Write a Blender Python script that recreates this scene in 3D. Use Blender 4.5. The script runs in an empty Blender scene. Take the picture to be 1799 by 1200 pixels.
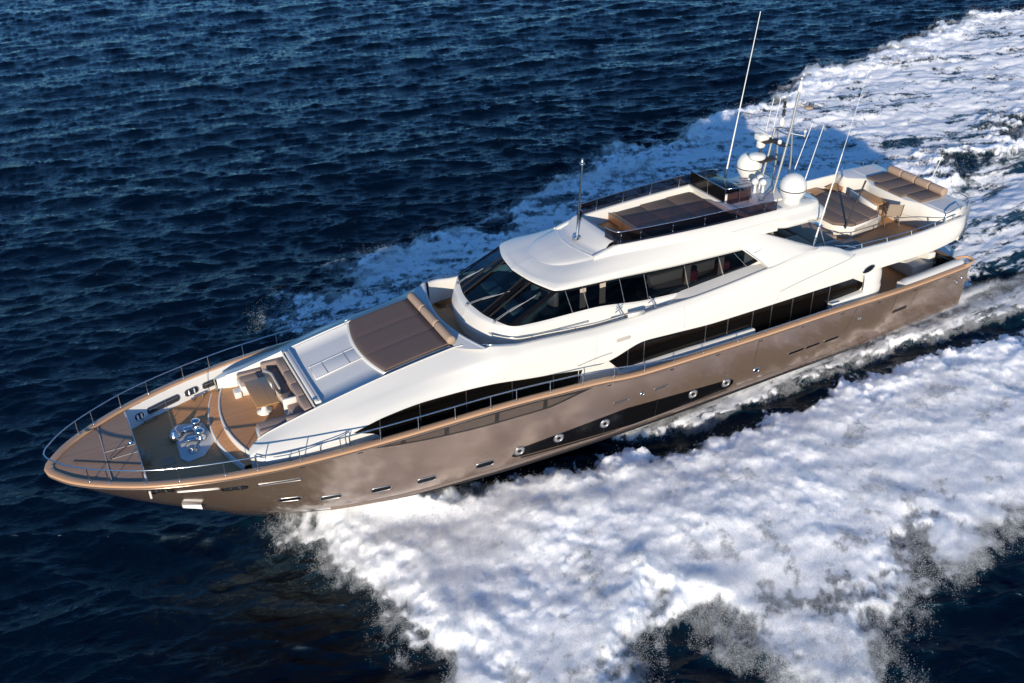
import bpy, bmesh, math, random
import numpy as np
from mathutils import Vector, Matrix

SC = bpy.context.scene
COL = SC.collection
rad = math.radians

# ------------------------------------------------------------------ frame of the yacht in the world
TRIM = math.atan(0.0737)                      # running bow up
SHIP = Matrix.Translation((0, 0, 0.90)) @ Matrix.Rotation(TRIM, 4, 'Y')
def to_world(p): return SHIP @ Vector(p)

# ------------------------------------------------------------------ camera
CAM_POS = (1.94304, -26.22121, 21.82025)
YAW, PITCH, ROLL = 0.464578, 0.549346, -0.024393
FPX = 1744.0
def make_camera():
    cy, sy, cp, sp = math.cos(YAW), math.sin(YAW), math.cos(PITCH), math.sin(PITCH)
    fwd = Vector((sy*cp, cy*cp, -sp)); right = Vector((cy, -sy, 0)); up = right.cross(fwd)
    cr, sr = math.cos(ROLL), math.sin(ROLL)
    r2 = right*cr + up*sr; u2 = -right*sr + up*cr
    m = Matrix(((r2.x, u2.x, -fwd.x, CAM_POS[0]), (r2.y, u2.y, -fwd.y, CAM_POS[1]), (r2.z, u2.z, -fwd.z, CAM_POS[2]), (0, 0, 0, 1)))
    cd = bpy.data.cameras.new('camera'); co = bpy.data.objects.new('camera', cd); COL.objects.link(co)
    cd.sensor_width = 36.0; cd.lens = 36.0*FPX/1799.0
    cd.clip_start = 0.5; cd.clip_end = 20000
    co.matrix_world = SHIP @ m
    SC.camera = co
make_camera()

# ------------------------------------------------------------------ sun and sky
SUN_AZ, SUN_EL = rad(55.0), rad(13.5)         # direction the light travels, in the yacht's frame
dv = Vector((math.cos(SUN_EL)*math.cos(SUN_AZ), math.cos(SUN_EL)*math.sin(SUN_AZ), -math.sin(SUN_EL)))
dw = (SHIP.to_3x3() @ dv).normalized()
sl = bpy.data.lights.new('sun', 'SUN'); sl.energy = 4.8; sl.angle = rad(0.53); sl.color = (1.0, 0.88, 0.71)
so = bpy.data.objects.new('sun', sl); COL.objects.link(so)
so.rotation_euler = dw.to_track_quat('-Z', 'Y').to_euler()
so.location = (-40, -60, 40)
W = bpy.data.worlds.new('World'); SC.world = W; W.use_nodes = True
wn = W.node_tree.nodes; wl = W.node_tree.links
sky = wn.new('ShaderNodeTexSky'); sky.sky_type = 'NISHITA'; sky.sun_disc = False
sky.sun_elevation = math.asin(-dw.z)
sky.sun_rotation = math.atan2(-dw.x, -dw.y)
sky.air_density = 1.0; sky.dust_density = 0.2; sky.ozone_density = 2.5
bg = wn['Background']; bg.inputs[1].default_value = 0.12
tint = wn.new('ShaderNodeMix'); tint.data_type = 'RGBA'; tint.blend_type = 'MULTIPLY'; tint.inputs[0].default_value = 1.0
tint.inputs[7].default_value = (0.43, 0.79, 1.17, 1); wl.new(sky.outputs[0], tint.inputs[6]); wl.new(tint.outputs[2], bg.inputs[0])   # blue tint added over the sky for bluer water and shade
SC.view_settings.view_transform = 'Standard'; SC.view_settings.look = 'None'
SC.view_settings.exposure = 0.26; SC.view_settings.gamma = 1.0; SC.view_settings.use_curve_mapping = False
SC.cycles.use_denoising = True
SC.cycles.max_bounces = 8; SC.cycles.volume_bounces = 6; SC.cycles.transparent_max_bounces = 12; SC.cycles.transmission_bounces = 6
SC.cycles.caustics_reflective = False; SC.cycles.caustics_refractive = False
SC.cycles.sample_clamp_indirect = 4.0

# ------------------------------------------------------------------ materials
def new_mat(name):
    m = bpy.data.materials.new(name); m.use_nodes = True
    return m, m.node_tree.nodes, m.node_tree.links, m.node_tree.nodes['Principled BSDF']
def pbr(name, col, rough=0.5, metal=0.0, coat=0.0, spec=0.5, var=0.0, vscale=3.0, bump=0.0, bscale=60.0, coat_rough=0.05):
    m, n, l, b = new_mat(name)
    b.inputs['Base Color'].default_value = (*col, 1); b.inputs['Roughness'].default_value = rough
    b.inputs['Metallic'].default_value = metal; b.inputs['Coat Weight'].default_value = coat
    b.inputs['Coat Roughness'].default_value = coat_rough
    b.inputs['Specular IOR Level'].default_value = spec
    tc = n.new('ShaderNodeTexCoord')
    if var > 0:
        no = n.new('ShaderNodeTexNoise'); no.inputs['Scale'].default_value = vscale; no.inputs['Detail'].default_value = 5
        l.new(tc.outputs['Object'], no.inputs['Vector'])
        mx = n.new('ShaderNodeMix'); mx.data_type = 'RGBA'
        mx.inputs[6].default_value = (*[max(0, c*(1-var)) for c in col], 1); mx.inputs[7].default_value = (*[min(1, c*(1+var)) for c in col], 1)
        l.new(no.outputs['Fac'], mx.inputs[0]); l.new(mx.outputs[2], b.inputs['Base Color'])
    if bump > 0:
        nb = n.new('ShaderNodeTexNoise'); nb.inputs['Scale'].default_value = bscale; nb.inputs['Detail'].default_value = 4
        l.new(tc.outputs['Object'], nb.inputs['Vector'])
        bp = n.new('ShaderNodeBump'); bp.inputs['Strength'].default_value = bump; bp.inputs['Distance'].default_value = 0.01
        l.new(nb.outputs['Fac'], bp.inputs['Height']); l.new(bp.outputs[0], b.inputs['Normal'])
    return m
def teak(name, c1, c2, caulk, pitch, axis='Y', rough=0.55, line=0.12):
    m, n, l, b = new_mat(name)
    tc = n.new('ShaderNodeTexCoord'); sp = n.new('ShaderNodeSeparateXYZ'); l.new(tc.outputs['Object'], sp.inputs[0])
    mu = n.new('ShaderNodeMath'); mu.operation = 'DIVIDE'; mu.inputs[1].default_value = pitch; l.new(sp.outputs[axis], mu.inputs[0])
    fr = n.new('ShaderNodeMath'); fr.operation = 'FRACT'; l.new(mu.outputs[0], fr.inputs[0])
    fl = n.new('ShaderNodeMath'); fl.operation = 'FLOOR'; l.new(mu.outputs[0], fl.inputs[0])
    wn_ = n.new('ShaderNodeTexWhiteNoise'); wn_.noise_dimensions = '1D'; l.new(fl.outputs[0], wn_.inputs['W'])
    mp = n.new('ShaderNodeMapping'); l.new(tc.outputs['Object'], mp.inputs[0])
    mp.inputs['Scale'].default_value = (2, 25, 8) if axis == 'Y' else (25, 2, 8)
    no = n.new('ShaderNodeTexNoise'); no.inputs['Scale'].default_value = 1.0; no.inputs['Detail'].default_value = 6; l.new(mp.outputs[0], no.inputs['Vector'])
    ad = n.new('ShaderNodeMath'); ad.operation = 'ADD'; l.new(wn_.outputs[0], ad.inputs[0]); l.new(no.outputs['Fac'], ad.inputs[1])
    hf = n.new('ShaderNodeMath'); hf.operation = 'MULTIPLY'; hf.inputs[1].default_value = 0.5; l.new(ad.outputs[0], hf.inputs[0])
    mx = n.new('ShaderNodeMix'); mx.data_type = 'RGBA'; mx.inputs[6].default_value = (*c1, 1); mx.inputs[7].default_value = (*c2, 1); l.new(hf.outputs[0], mx.inputs[0])
    lt = n.new('ShaderNodeMath'); lt.operation = 'LESS_THAN'; lt.inputs[1].default_value = line; l.new(fr.outputs[0], lt.inputs[0])
    m2 = n.new('ShaderNodeMix'); m2.data_type = 'RGBA'; l.new(lt.outputs[0], m2.inputs[0]); l.new(mx.outputs[2], m2.inputs[6]); m2.inputs[7].default_value = (*caulk, 1)
    l.new(m2.outputs[2], b.inputs['Base Color']); b.inputs['Roughness'].default_value = rough
    bp = n.new('ShaderNodeBump'); bp.inputs['Strength'].default_value = 0.25; bp.inputs['Distance'].default_value = 0.004
    l.new(no.outputs['Fac'], bp.inputs['Height']); l.new(bp.outputs[0], b.inputs['Normal'])
    return m
def ribbed(name, col, pitch, axis='Y', depth=0.35, rough=0.8):
    m, n, l, b = new_mat(name)
    tc = n.new('ShaderNodeTexCoord'); sp = n.new('ShaderNodeSeparateXYZ'); l.new(tc.outputs['Object'], sp.inputs[0])
    mu = n.new('ShaderNodeMath'); mu.operation = 'MULTIPLY'; mu.inputs[1].default_value = 2*math.pi/pitch; l.new(sp.outputs[axis], mu.inputs[0])
    si = n.new('ShaderNodeMath'); si.operation = 'SINE'; l.new(mu.outputs[0], si.inputs[0])
    mr = n.new('ShaderNodeMapRange'); mr.inputs[1].default_value = -1; mr.inputs[2].default_value = 1; l.new(si.outputs[0], mr.inputs[0])
    mx = n.new('ShaderNodeMix'); mx.data_type = 'RGBA'; mx.inputs[6].default_value = (*[c*(1-depth) for c in col], 1); mx.inputs[7].default_value = (*[c*(1+depth) for c in col], 1)
    l.new(mr.outputs[0], mx.inputs[0]); l.new(mx.outputs[2], b.inputs['Base Color']); b.inputs['Roughness'].default_value = rough
    bp = n.new('ShaderNodeBump'); bp.inputs['Strength'].default_value = 0.6; bp.inputs['Distance'].default_value = 0.01
    l.new(mr.outputs[0], bp.inputs['Height']); l.new(bp.outputs[0], b.inputs['Normal'])
    return m
def glass(name, tint, refl=0.045, rough=0.02, body=None, body_fac=0.0):
    m, n, l, b = new_mat(name)
    out = n['Material Output']; n.remove(b)
    tr = n.new('ShaderNodeBsdfTransparent'); tr.inputs[0].default_value = (*tint, 1)
    gl = n.new('ShaderNodeBsdfGlossy'); gl.inputs['Roughness'].default_value = rough
    lw = n.new('ShaderNodeLayerWeight'); lw.inputs[0].default_value = 0.5                 # same from both sides of the pane
    pw = n.new('ShaderNodeMath'); pw.operation = 'POWER'; pw.inputs[1].default_value = 5.0; l.new(lw.outputs['Facing'], pw.inputs[0])
    ma = n.new('ShaderNodeMath'); ma.operation = 'MULTIPLY_ADD'; ma.inputs[1].default_value = .94; ma.inputs[2].default_value = refl; l.new(pw.outputs[0], ma.inputs[0])
    mx = n.new('ShaderNodeMixShader'); l.new(ma.outputs[0], mx.inputs[0])
    if body:
        df = n.new('ShaderNodeBsdfDiffuse'); df.inputs[0].default_value = (*body, 1)
        mb = n.new('ShaderNodeMixShader'); mb.inputs[0].default_value = body_fac
        l.new(tr.outputs[0], mb.inputs[1]); l.new(df.outputs[0], mb.inputs[2]); l.new(mb.outputs[0], mx.inputs[1])
    else:
        l.new(tr.outputs[0], mx.inputs[1])
    l.new(gl.outputs[0], mx.inputs[2]); l.new(mx.outputs[0], out.inputs[0])
    return m
M = {}
M['hull'] = pbr('taupe_metallic_paint', (0.315, 0.225, 0.172), 0.20, 0.62, 1.0, var=0.03, vscale=0.7)
M['bottom'] = pbr('black_shaded_bottom', (0.012, 0.012, 0.014), 0.35, var=0.3)  # black puts the shade below the chine into the bottom's colour
M['black'] = pbr('black_gloss', (0.005, 0.005, 0.006), 0.12, spec=.14)
M['lens'] = pbr('brown_tinted_panel', (0.085, 0.064, 0.053), 0.25, spec=.3, var=0.1)
M['lensframe'] = pbr('dark_frame', (0.022, 0.018, 0.016), 0.4, spec=.3)
M['white'] = pbr('white_gelcoat', (0.69, 0.668, 0.618), 0.34, coat=0.35, var=0.015, vscale=1.2, coat_rough=0.15)
M['deck'] = pbr('offwhite_nonskid', (0.62, 0.615, 0.60), 0.65, var=0.03, vscale=5, bump=0.15, bscale=250)
M['teak'] = teak('teak_deck', (0.50, 0.235, 0.092), (0.64, 0.325, 0.14), (0.05, 0.03, 0.02), 0.075)
M['teakgrey'] = teak('weathered_teak', (0.31, 0.185, 0.12), (0.40, 0.255, 0.165), (0.05, 0.035, 0.03), 0.075)
M['cap'] = teak('varnished_cap', (0.44, 0.255, 0.145), (0.53, 0.32, 0.185), (0.38, 0.21, 0.12), 0.5, rough=0.25, line=0.01)
M['tabletop'] = teak('table_teak', (0.36, 0.19, 0.075), (0.44, 0.25, 0.11), (0.25, 0.13, 0.05), 0.09, axis='X', rough=0.35, line=0.05)
M['steel'] = pbr('stainless_steel', (0.62, 0.63, 0.64), 0.16, 1.0)
M['alu'] = pbr('painted_alloy', (0.48, 0.475, 0.46), 0.3, 0.6)
M['steeldull'] = pbr('brushed_steel', (0.45, 0.45, 0.46), 0.35, 1.0)
M['pad'] = ribbed('ribbed_brown_cushion', (0.115, 0.080, 0.068), 0.085)
M['padplain'] = pbr('brown_cushion', (0.150, 0.108, 0.088), 0.85, var=0.08, bump=0.2, bscale=120)
M['tan'] = pbr('tan_cushion', (0.36, 0.255, 0.185), 0.8, var=0.07, bump=0.2, bscale=90)
M['taupe'] = pbr('taupe_cushion', (0.27, 0.20, 0.165), 0.85, var=0.07, bump=0.2, bscale=90)
M['canvas'] = pbr('taupe_sling_fabric', (0.30, 0.235, 0.18), 0.85, var=0.06)
M['rubber'] = pbr('black_rubber', (0.02, 0.02, 0.02), 0.6)
M['grey'] = pbr('grey_plastic', (0.22, 0.22, 0.23), 0.5)
M['groove'] = pbr('shadow_gap_sealant', (0.30, 0.31, 0.33), 0.7)
M['dome'] = pbr('white_radome', (0.72, 0.71, 0.68), 0.35, coat=0.2)
M['wood'] = pbr('oiled_teak_frame', (0.40, 0.21, 0.085), 0.45, var=0.15, vscale=8)
M['dark'] = pbr('dark_interior', (0.03, 0.028, 0.028), 0.7, var=0.2)
M['interior'] = pbr('cabin_lining', (0.22, 0.19, 0.165), 0.7, var=0.1)
M['leather'] = pbr('pale_leather', (0.42, 0.38, 0.34), 0.6)
M['red'] = ribbed('striped_red_cushion', (0.25, 0.05, 0.07), 0.07, axis='Z', depth=0.8)
M['curtain'] = pbr('beige_curtain', (0.40, 0.33, 0.26), 0.9, var=0.05)
M['wsglass'] = glass('windscreen_glass', (0.20, 0.34, 0.40))
M['sideglass'] = glass('tinted_side_glass', (0.27, 0.29, 0.32))
M['mainglass'] = glass('dark_saloon_glass', (0.07, 0.064, 0.06))
M['smoke'] = glass('smoked_acrylic', (0.26, 0.185, 0.185))
M['clearlens'] = pbr('lamp_lens', (0.5, 0.5, 0.5), 0.1)

# ------------------------------------------------------------------ mesh helpers
class MB:
    def __init__(s): s.v = []; s.f = []; s.sm = []; s.mi = []
    def add(s, verts, faces, smooth=True, mi=0):
        o = len(s.v); s.v += [tuple(p) for p in verts]
        for f in faces:
            s.f.append(tuple(i+o for i in f)); s.sm.append(smooth); s.mi.append(mi)
        return s
    def grid(s, rows, smooth=True, mi=0, closed=False):
        nr, nc = len(rows), len(rows[0]); vs = [p for r in rows for p in r]; fs = []
        for i in range(nr-1):
            for j in range(nc if closed else nc-1):
                k = (j+1) % nc
                fs.append((i*nc+j, i*nc+k, (i+1)*nc+k, (i+1)*nc+j))
        return s.add(vs, fs, smooth, mi)
    def tube(s, pts, r, n=8, cap=True, closed=False, r1=None):
        P = [Vector(p) for p in pts]; m = len(P); rows = []
        ref = Vector((0, 0, 1)); prev = None
        for i, p in enumerate(P):
            if closed: t = P[(i+1) % m]-P[i-1]
            else: t = P[min(i+1, m-1)]-P[max(i-1, 0)]
            t.normalize()
            a = prev if prev is not None else (Vector((0, 0, 1)) if abs(t.z) < 0.9 else Vector((1, 0, 0)))
            u = (a - t*a.dot(t))
            if u.length < 1e-5: u = t.orthogonal()
            u.normalize(); w = t.cross(u); prev = u
            rr = r if r1 is None else r+(r1-r)*i/max(1, m-1)
            rows.append([p+u*math.cos(2*math.pi*k/n)*rr+w*math.sin(2*math.pi*k/n)*rr for k in range(n)])
        if closed: rows.append(rows[0])
        s.grid(rows, True, closed=True)
        if cap and not closed:
            s.add(rows[0], [tuple(range(n))][::-1], False); s.add(rows[-1], [tuple(range(n))], False)
        return s
    def box(s, x0, x1, y0, y1, z0, z1, bev=0.0, seg=2, M4=None, smooth=None):
        bm = bmesh.new(); bmesh.ops.create_cube(bm, size=1)
        for v in bm.verts:
            v.co = Vector(((x0+x1)/2+v.co.x*(x1-x0), (y0+y1)/2+v.co.y*(y1-y0), (z0+z1)/2+v.co.z*(z1-z0)))
        if bev > 0:
            bmesh.ops.bevel(bm, geom=bm.edges[:], offset=bev, segments=seg, profile=0.5, affect='EDGES')
        return s.bm(bm, M4, bev > 0 if smooth is None else smooth)
    def bm(s, bm, M4=None, smooth=False):
        bm.verts.ensure_lookup_table(); bm.verts.index_update()
        vs = [(M4 @ v.co if M4 else v.co.copy()) for v in bm.verts]
        s.add(vs, [tuple(v.index for v in f.verts) for f in bm.faces], smooth); bm.free(); return s
    def prism(s, poly, z0, z1, bev=0.0, seg=2, M4=None, smooth=None):
        bm = bmesh.new(); vs = [bm.verts.new((x, y, z0 if not callable(z0) else z0(x, y))) for x, y in poly]
        f = bm.faces.new(vs); r = bmesh.ops.extrude_face_region(bm, geom=[f])
        up = [e for e in r['geom'] if isinstance(e, bmesh.types.BMVert)]
        for v in up: v.co.z = z1 if not callable(z1) else z1(v.co.x, v.co.y)
        bmesh.ops.recalc_face_normals(bm, faces=bm.faces[:])
        if bev > 0:
            upset = set(up); es = [e for e in bm.edges if e.verts[0] in upset and e.verts[1] in upset]
            bmesh.ops.bevel(bm, geom=es, offset=bev, segments=seg, profile=0.5, affect='EDGES')
        return s.bm(bm, M4, bev > 0 if smooth is None else smooth)
    def lathe(s, prof, c=(0, 0, 0), n=24, M4=None):
        rows = []
        for r, z in prof:
            row = [Vector((r*math.cos(2*math.pi*k/n), r*math.sin(2*math.pi*k/n), z)) for k in range(n)]
            rows.append([(M4 @ p if M4 else p)+Vector(c) for p in row])
        return s.grid(rows, True, closed=True)
    def mirror(s):
        o = len(s.v); nf = len(s.f)
        s.v += [(x, -y, z) for x, y, z in s.v]
        for i in range(nf):
            s.f.append(tuple(j+o for j in reversed(s.f[i]))); s.sm.append(s.sm[i]); s.mi.append(s.mi[i])
        return s
    def build(s, name, mats, parent=None, world=False):
        me = bpy.data.meshes.new(name); me.from_pydata([tuple(p) for p in s.v], [], s.f)
        me.polygons.foreach_set('use_smooth', s.sm); me.polygons.foreach_set('material_index', s.mi)
        for m in (mats if isinstance(mats, (list, tuple)) else [mats]): me.materials.append(M[m] if isinstance(m, str) else m)
        me.update()
        o = bpy.data.objects.new(name, me); COL.objects.link(o)
        if parent is not None: o.parent = parent
        elif not world: o.matrix_world = SHIP
        return o
def tag(o, label, cat, group=None, kind=None):
    if label: o['label'] = label
    if cat: o['category'] = cat
    if group: o['group'] = group
    if kind: o['kind'] = kind
    return o
def empty(name, loc, rz=0.0):
    o = bpy.data.objects.new(name, None); COL.objects.link(o); o.empty_display_size = 0.3
    o.matrix_world = SHIP @ Matrix.Translation(loc) @ Matrix.Rotation(rz, 4, 'Z')
    return o
def pchip(xs, ys):
    xs = np.asarray(xs, float); ys = np.asarray(ys, float); h = np.diff(xs); d = np.diff(ys)/h
    m = np.zeros_like(ys); m[0] = d[0]; m[-1] = d[-1]
    for i in range(1, len(xs)-1):
        if d[i-1]*d[i] > 0:
            w1 = 2*h[i]+h[i-1]; w2 = h[i]+2*h[i-1]; m[i] = (w1+w2)/(w1/d[i-1]+w2/d[i])
    def f(x):
        x = np.clip(x, xs[0], xs[-1]); i = np.clip(np.searchsorted(xs, x)-1, 0, len(h)-1); t = (x-xs[i])/h[i]
        return ((1+2*t)*(1-t)**2*ys[i]+t*(1-t)**2*h[i]*m[i]+t*t*(3-2*t)*ys[i+1]+t*t*(t-1)*h[i]*m[i+1])
    return f
def sst(a, b, x):
    t = np.clip((x-a)/(b-a), 0, 1); return t*t*(3-2*t)
def crom(P, k):
    """Catmull-Rom through a list of points, k samples a span"""
    P = [np.asarray(p, float) for p in P]; out = []
    Q = [2*P[0]-P[1]]+P+[2*P[-1]-P[-2]]
    for i in range(1, len(Q)-2):
        for j in range(k):
            t = j/k; a, b, c, d = Q[i-1:i+3]
            out.append(0.5*((2*b)+(-a+c)*t+(2*a-5*b+4*c-d)*t*t+(-a+3*b-3*c+d)*t**3))
    out.append(P[-1]); return out
def curve3(pts):
    """smooth curve through 3-D points, by chord length; f(t) with t in 0..1"""
    P = np.array(pts, float); d = np.r_[0, np.cumsum(np.linalg.norm(np.diff(P, axis=0), axis=1))]; d /= d[-1]
    F = [pchip(d, P[:, k]) for k in range(3)]
    return lambda t: np.array([f(t) for f in F])

# ================================================================== THE YACHT (frame: x aft from the stem, y starboard, z up)
YACHT = bpy.data.objects.new('motor_yacht', None); COL.objects.link(YACHT); YACHT.matrix_world = SHIP
tag(YACHT, 'long white and taupe motor yacht running at speed with spray at its bow', 'yacht')

gb = pchip([0, .06, .19, .5, .82, 1.67, 2.55, 3.45, 4.37, 5.32, 6.28, 8, 10, 13, 17, 22, 26, 29, 31, 33.7],
           [0, .24, .45, .86, 1.17, 1.77, 2.25, 2.60, 2.88, 3.10, 3.27, 3.44, 3.54, 3.60, 3.62, 3.62, 3.58, 3.5, 3.42, 3.30])
gz = pchip([0, 5, 10, 12, 13.3, 14.7, 16, 16.7, 17.4, 18.2, 19.3, 22, 26, 29, 31, 33.7],
           [4.06, 4.07, 4.07, 4.07, 4.04, 3.96, 3.87, 3.80, 3.70, 3.64, 3.62, 3.61, 3.62, 3.55, 3.52, 3.56])
stem = pchip([0, .3, .86, 1.54, 2.5, 3.34, 3.98, 4.98, 6.55], [4.0, 3.66, 3.08, 2.53, 1.86, 1.34, .95, .32, -.42])
cb = pchip([4, 5, 6, 7, 8, 10, 12, 14, 17, 22, 34], [0, .55, 1.05, 1.5, 1.85, 2.4, 2.75, 2.97, 3.12, 3.22, 3.14])
cz = pchip([4, 5, 6, 7, 8, 10, 12, 14, 18, 22, 34], [.93, .80, .76, .76, .78, .85, .93, 1.0, 1.1, 1.25, 1.5])
kz = pchip([6.55, 9, 14, 20, 34], [-.42, -.80, -.70, -.4, .4])
hp = pchip([0, 4, 6, 7.5, 9, 34], [.80, .76, .70, .64, .60, .60])
def chine(x):
    if x <= 4: return 0.0, float(stem(x))
    return float(cb(x)), float(cz(x))
def hull_y(x, z):
    b, zt = float(gb(x)), float(gz(x)); c, zc = chine(x)
    s = min(1.0, max(0.0, (z-zc)/max(1e-4, zt-zc)))
    return c+(b-c)*s**float(hp(x))
XS = np.unique(np.r_[0, np.linspace(0, 1, 14)**2*1.2, np.linspace(1.2, 34-.3, 110)])
def hull():
    m = MB(); rows = []
    for x in XS:
        c, zc = chine(x); zt = float(gz(x)); row = []
        for s in np.linspace(1, 0, 22):
            z = zc+(zt-zc)*s; row.append((x, -hull_y(x, z), z))
        rows.append(row)
    m.grid(rows); brow = []
    for x, row in zip(XS, rows):
        c, zc = chine(x); k = float(stem(x)) if x < 6.55 else float(kz(x))
        r = [(x, -c, zc), (x, -c*1.012-.015*(c > .3), zc-.035*(c > .3)), (x, -c*.97, zc-.06*(c > .3))]
        for t in (.3, .6, .85, 1): r.append((x, -c*.97*(1-t), zc-.06*(c > .3)+(k-zc)*t))
        brow.append(r)
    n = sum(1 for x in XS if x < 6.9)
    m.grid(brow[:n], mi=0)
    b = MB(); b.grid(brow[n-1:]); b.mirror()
    # soft spray rail below the topsides
    m.mirror()
    xs = np.linspace(7.5, 26, 60); rr = []
    for x in xs:
        z = float(cz(x))+.24; y = hull_y(x, z)
        rr.append([(x, -y-.002, z+.05), (x, -y-.05, z), (x, -y-.002, z-.07)])
    m.grid(rr)
    # transom
    x = XS[-1]; row = rows[-1]
    m.add(row+[(p[0], -p[1], p[2]) for p in reversed(row)], [tuple(range(2*len(row)))], False)
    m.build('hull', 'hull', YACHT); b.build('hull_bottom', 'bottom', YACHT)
hull()
# gunwale path round the bow, port stern to starboard stern
GP = [Vector((x, -float(gb(x)), float(gz(x)))) for x in XS[::-1]]+[Vector((x, float(gb(x)), float(gz(x)))) for x in XS[1:]]
def offset_path(P, d, dz=0.0):
    out = []
    for i, p in enumerate(P):
        t = (P[min(i+1, len(P)-1)]-P[max(i-1, 0)]); t.z = 0; t.normalize()
        nrm = Vector((t.y, -t.x, 0)); out.append(p+nrm*(-d)+Vector((0, 0, dz)))
    return out
def sweep(P, prof, name, mat, parent=YACHT):
    m = MB(); rails = [offset_path(P, d, z) for d, z in prof]
    m.grid([[r[i] for r in rails]+[rails[0][i]] for i in range(len(P))])
    m.build(name, mat, parent); return m
# sign check: +d must lead outboard
_t = offset_path(GP, 1.0)[len(GP)//2]
SG = 1.0 if _t.x < GP[len(GP)//2].x else -1.0
def off(P, d, dz=0.0): return offset_path(P, d*SG, dz)
def sweep2(P, prof, name, mat):
    m = MB(); rails = [off(P, d, z) for d, z in prof]
    rows = [[r[i] for r in rails]+[rails[0][i]] for i in range(len(P))]
    m.grid(rows); o = m.build(name, mat, YACHT); return o
sweep2(GP, [(.03, -.035), (.042, 0), (.035, .03), (.01, .045), (-.15, .045), (-.20, .035), (-.20, -.05)], 'cap_rail', 'cap')
sweep2(GP, [(.004, -.11), (.03, -.10), (.03, -.06), (.004, -.055)], 'rubbing_strake', 'hull')

# ---- bow handrail
def hand_path(x1):
    P = [p for p in off(GP, -.07) if p.x <= x1+.3]
    return P
def rail_h(x): return float(pchip([-.2, 0, 12, 15.5, 17.2, 18.3, 20, 27], [.50, .48, .42, .38, .34, .26, .10, .09])(x))
def rails():
    for side in (0, 1):
        m = MB()
        P = off(GP, -.07); half = len(P)//2
        seg = P[:half+1][::-1] if side == 0 else P[half:]
        seg = [p for p in seg if p.x <= 27.0]
        m.tube([p+Vector((0, 0, .06+rail_h(p.x))) for p in seg], .021, 8)
        m.build('hand_rail', 'steel', YACHT)
        xs = [1.0, 1.67, 2.55, 3.45, 4.37, 5.32, 6.5, 7.85, 9.0, 10.1, 11.3, 12.4, 13.5, 14.6, 15.8, 17.0, 18.2, 19.4, 20.6, 22.0, 23.4, 24.8, 26.2]
        for x in xs:
            i = min(range(len(seg)), key=lambda k: abs(seg[k].x-x)); p = seg[i]
            sgn = -1 if side == 0 else 1
            s = MB(); s.tube([p+Vector((0, 0, .05)), p+Vector((0, .0, .06+rail_h(p.x)))], .016, 6)
            s.lathe([(0, .012), (.04, .01), (.04, 0)], p+Vector((0, 0, .062)), 10)
            s.build('stanchion', 'steel', YACHT)
rails()

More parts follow.
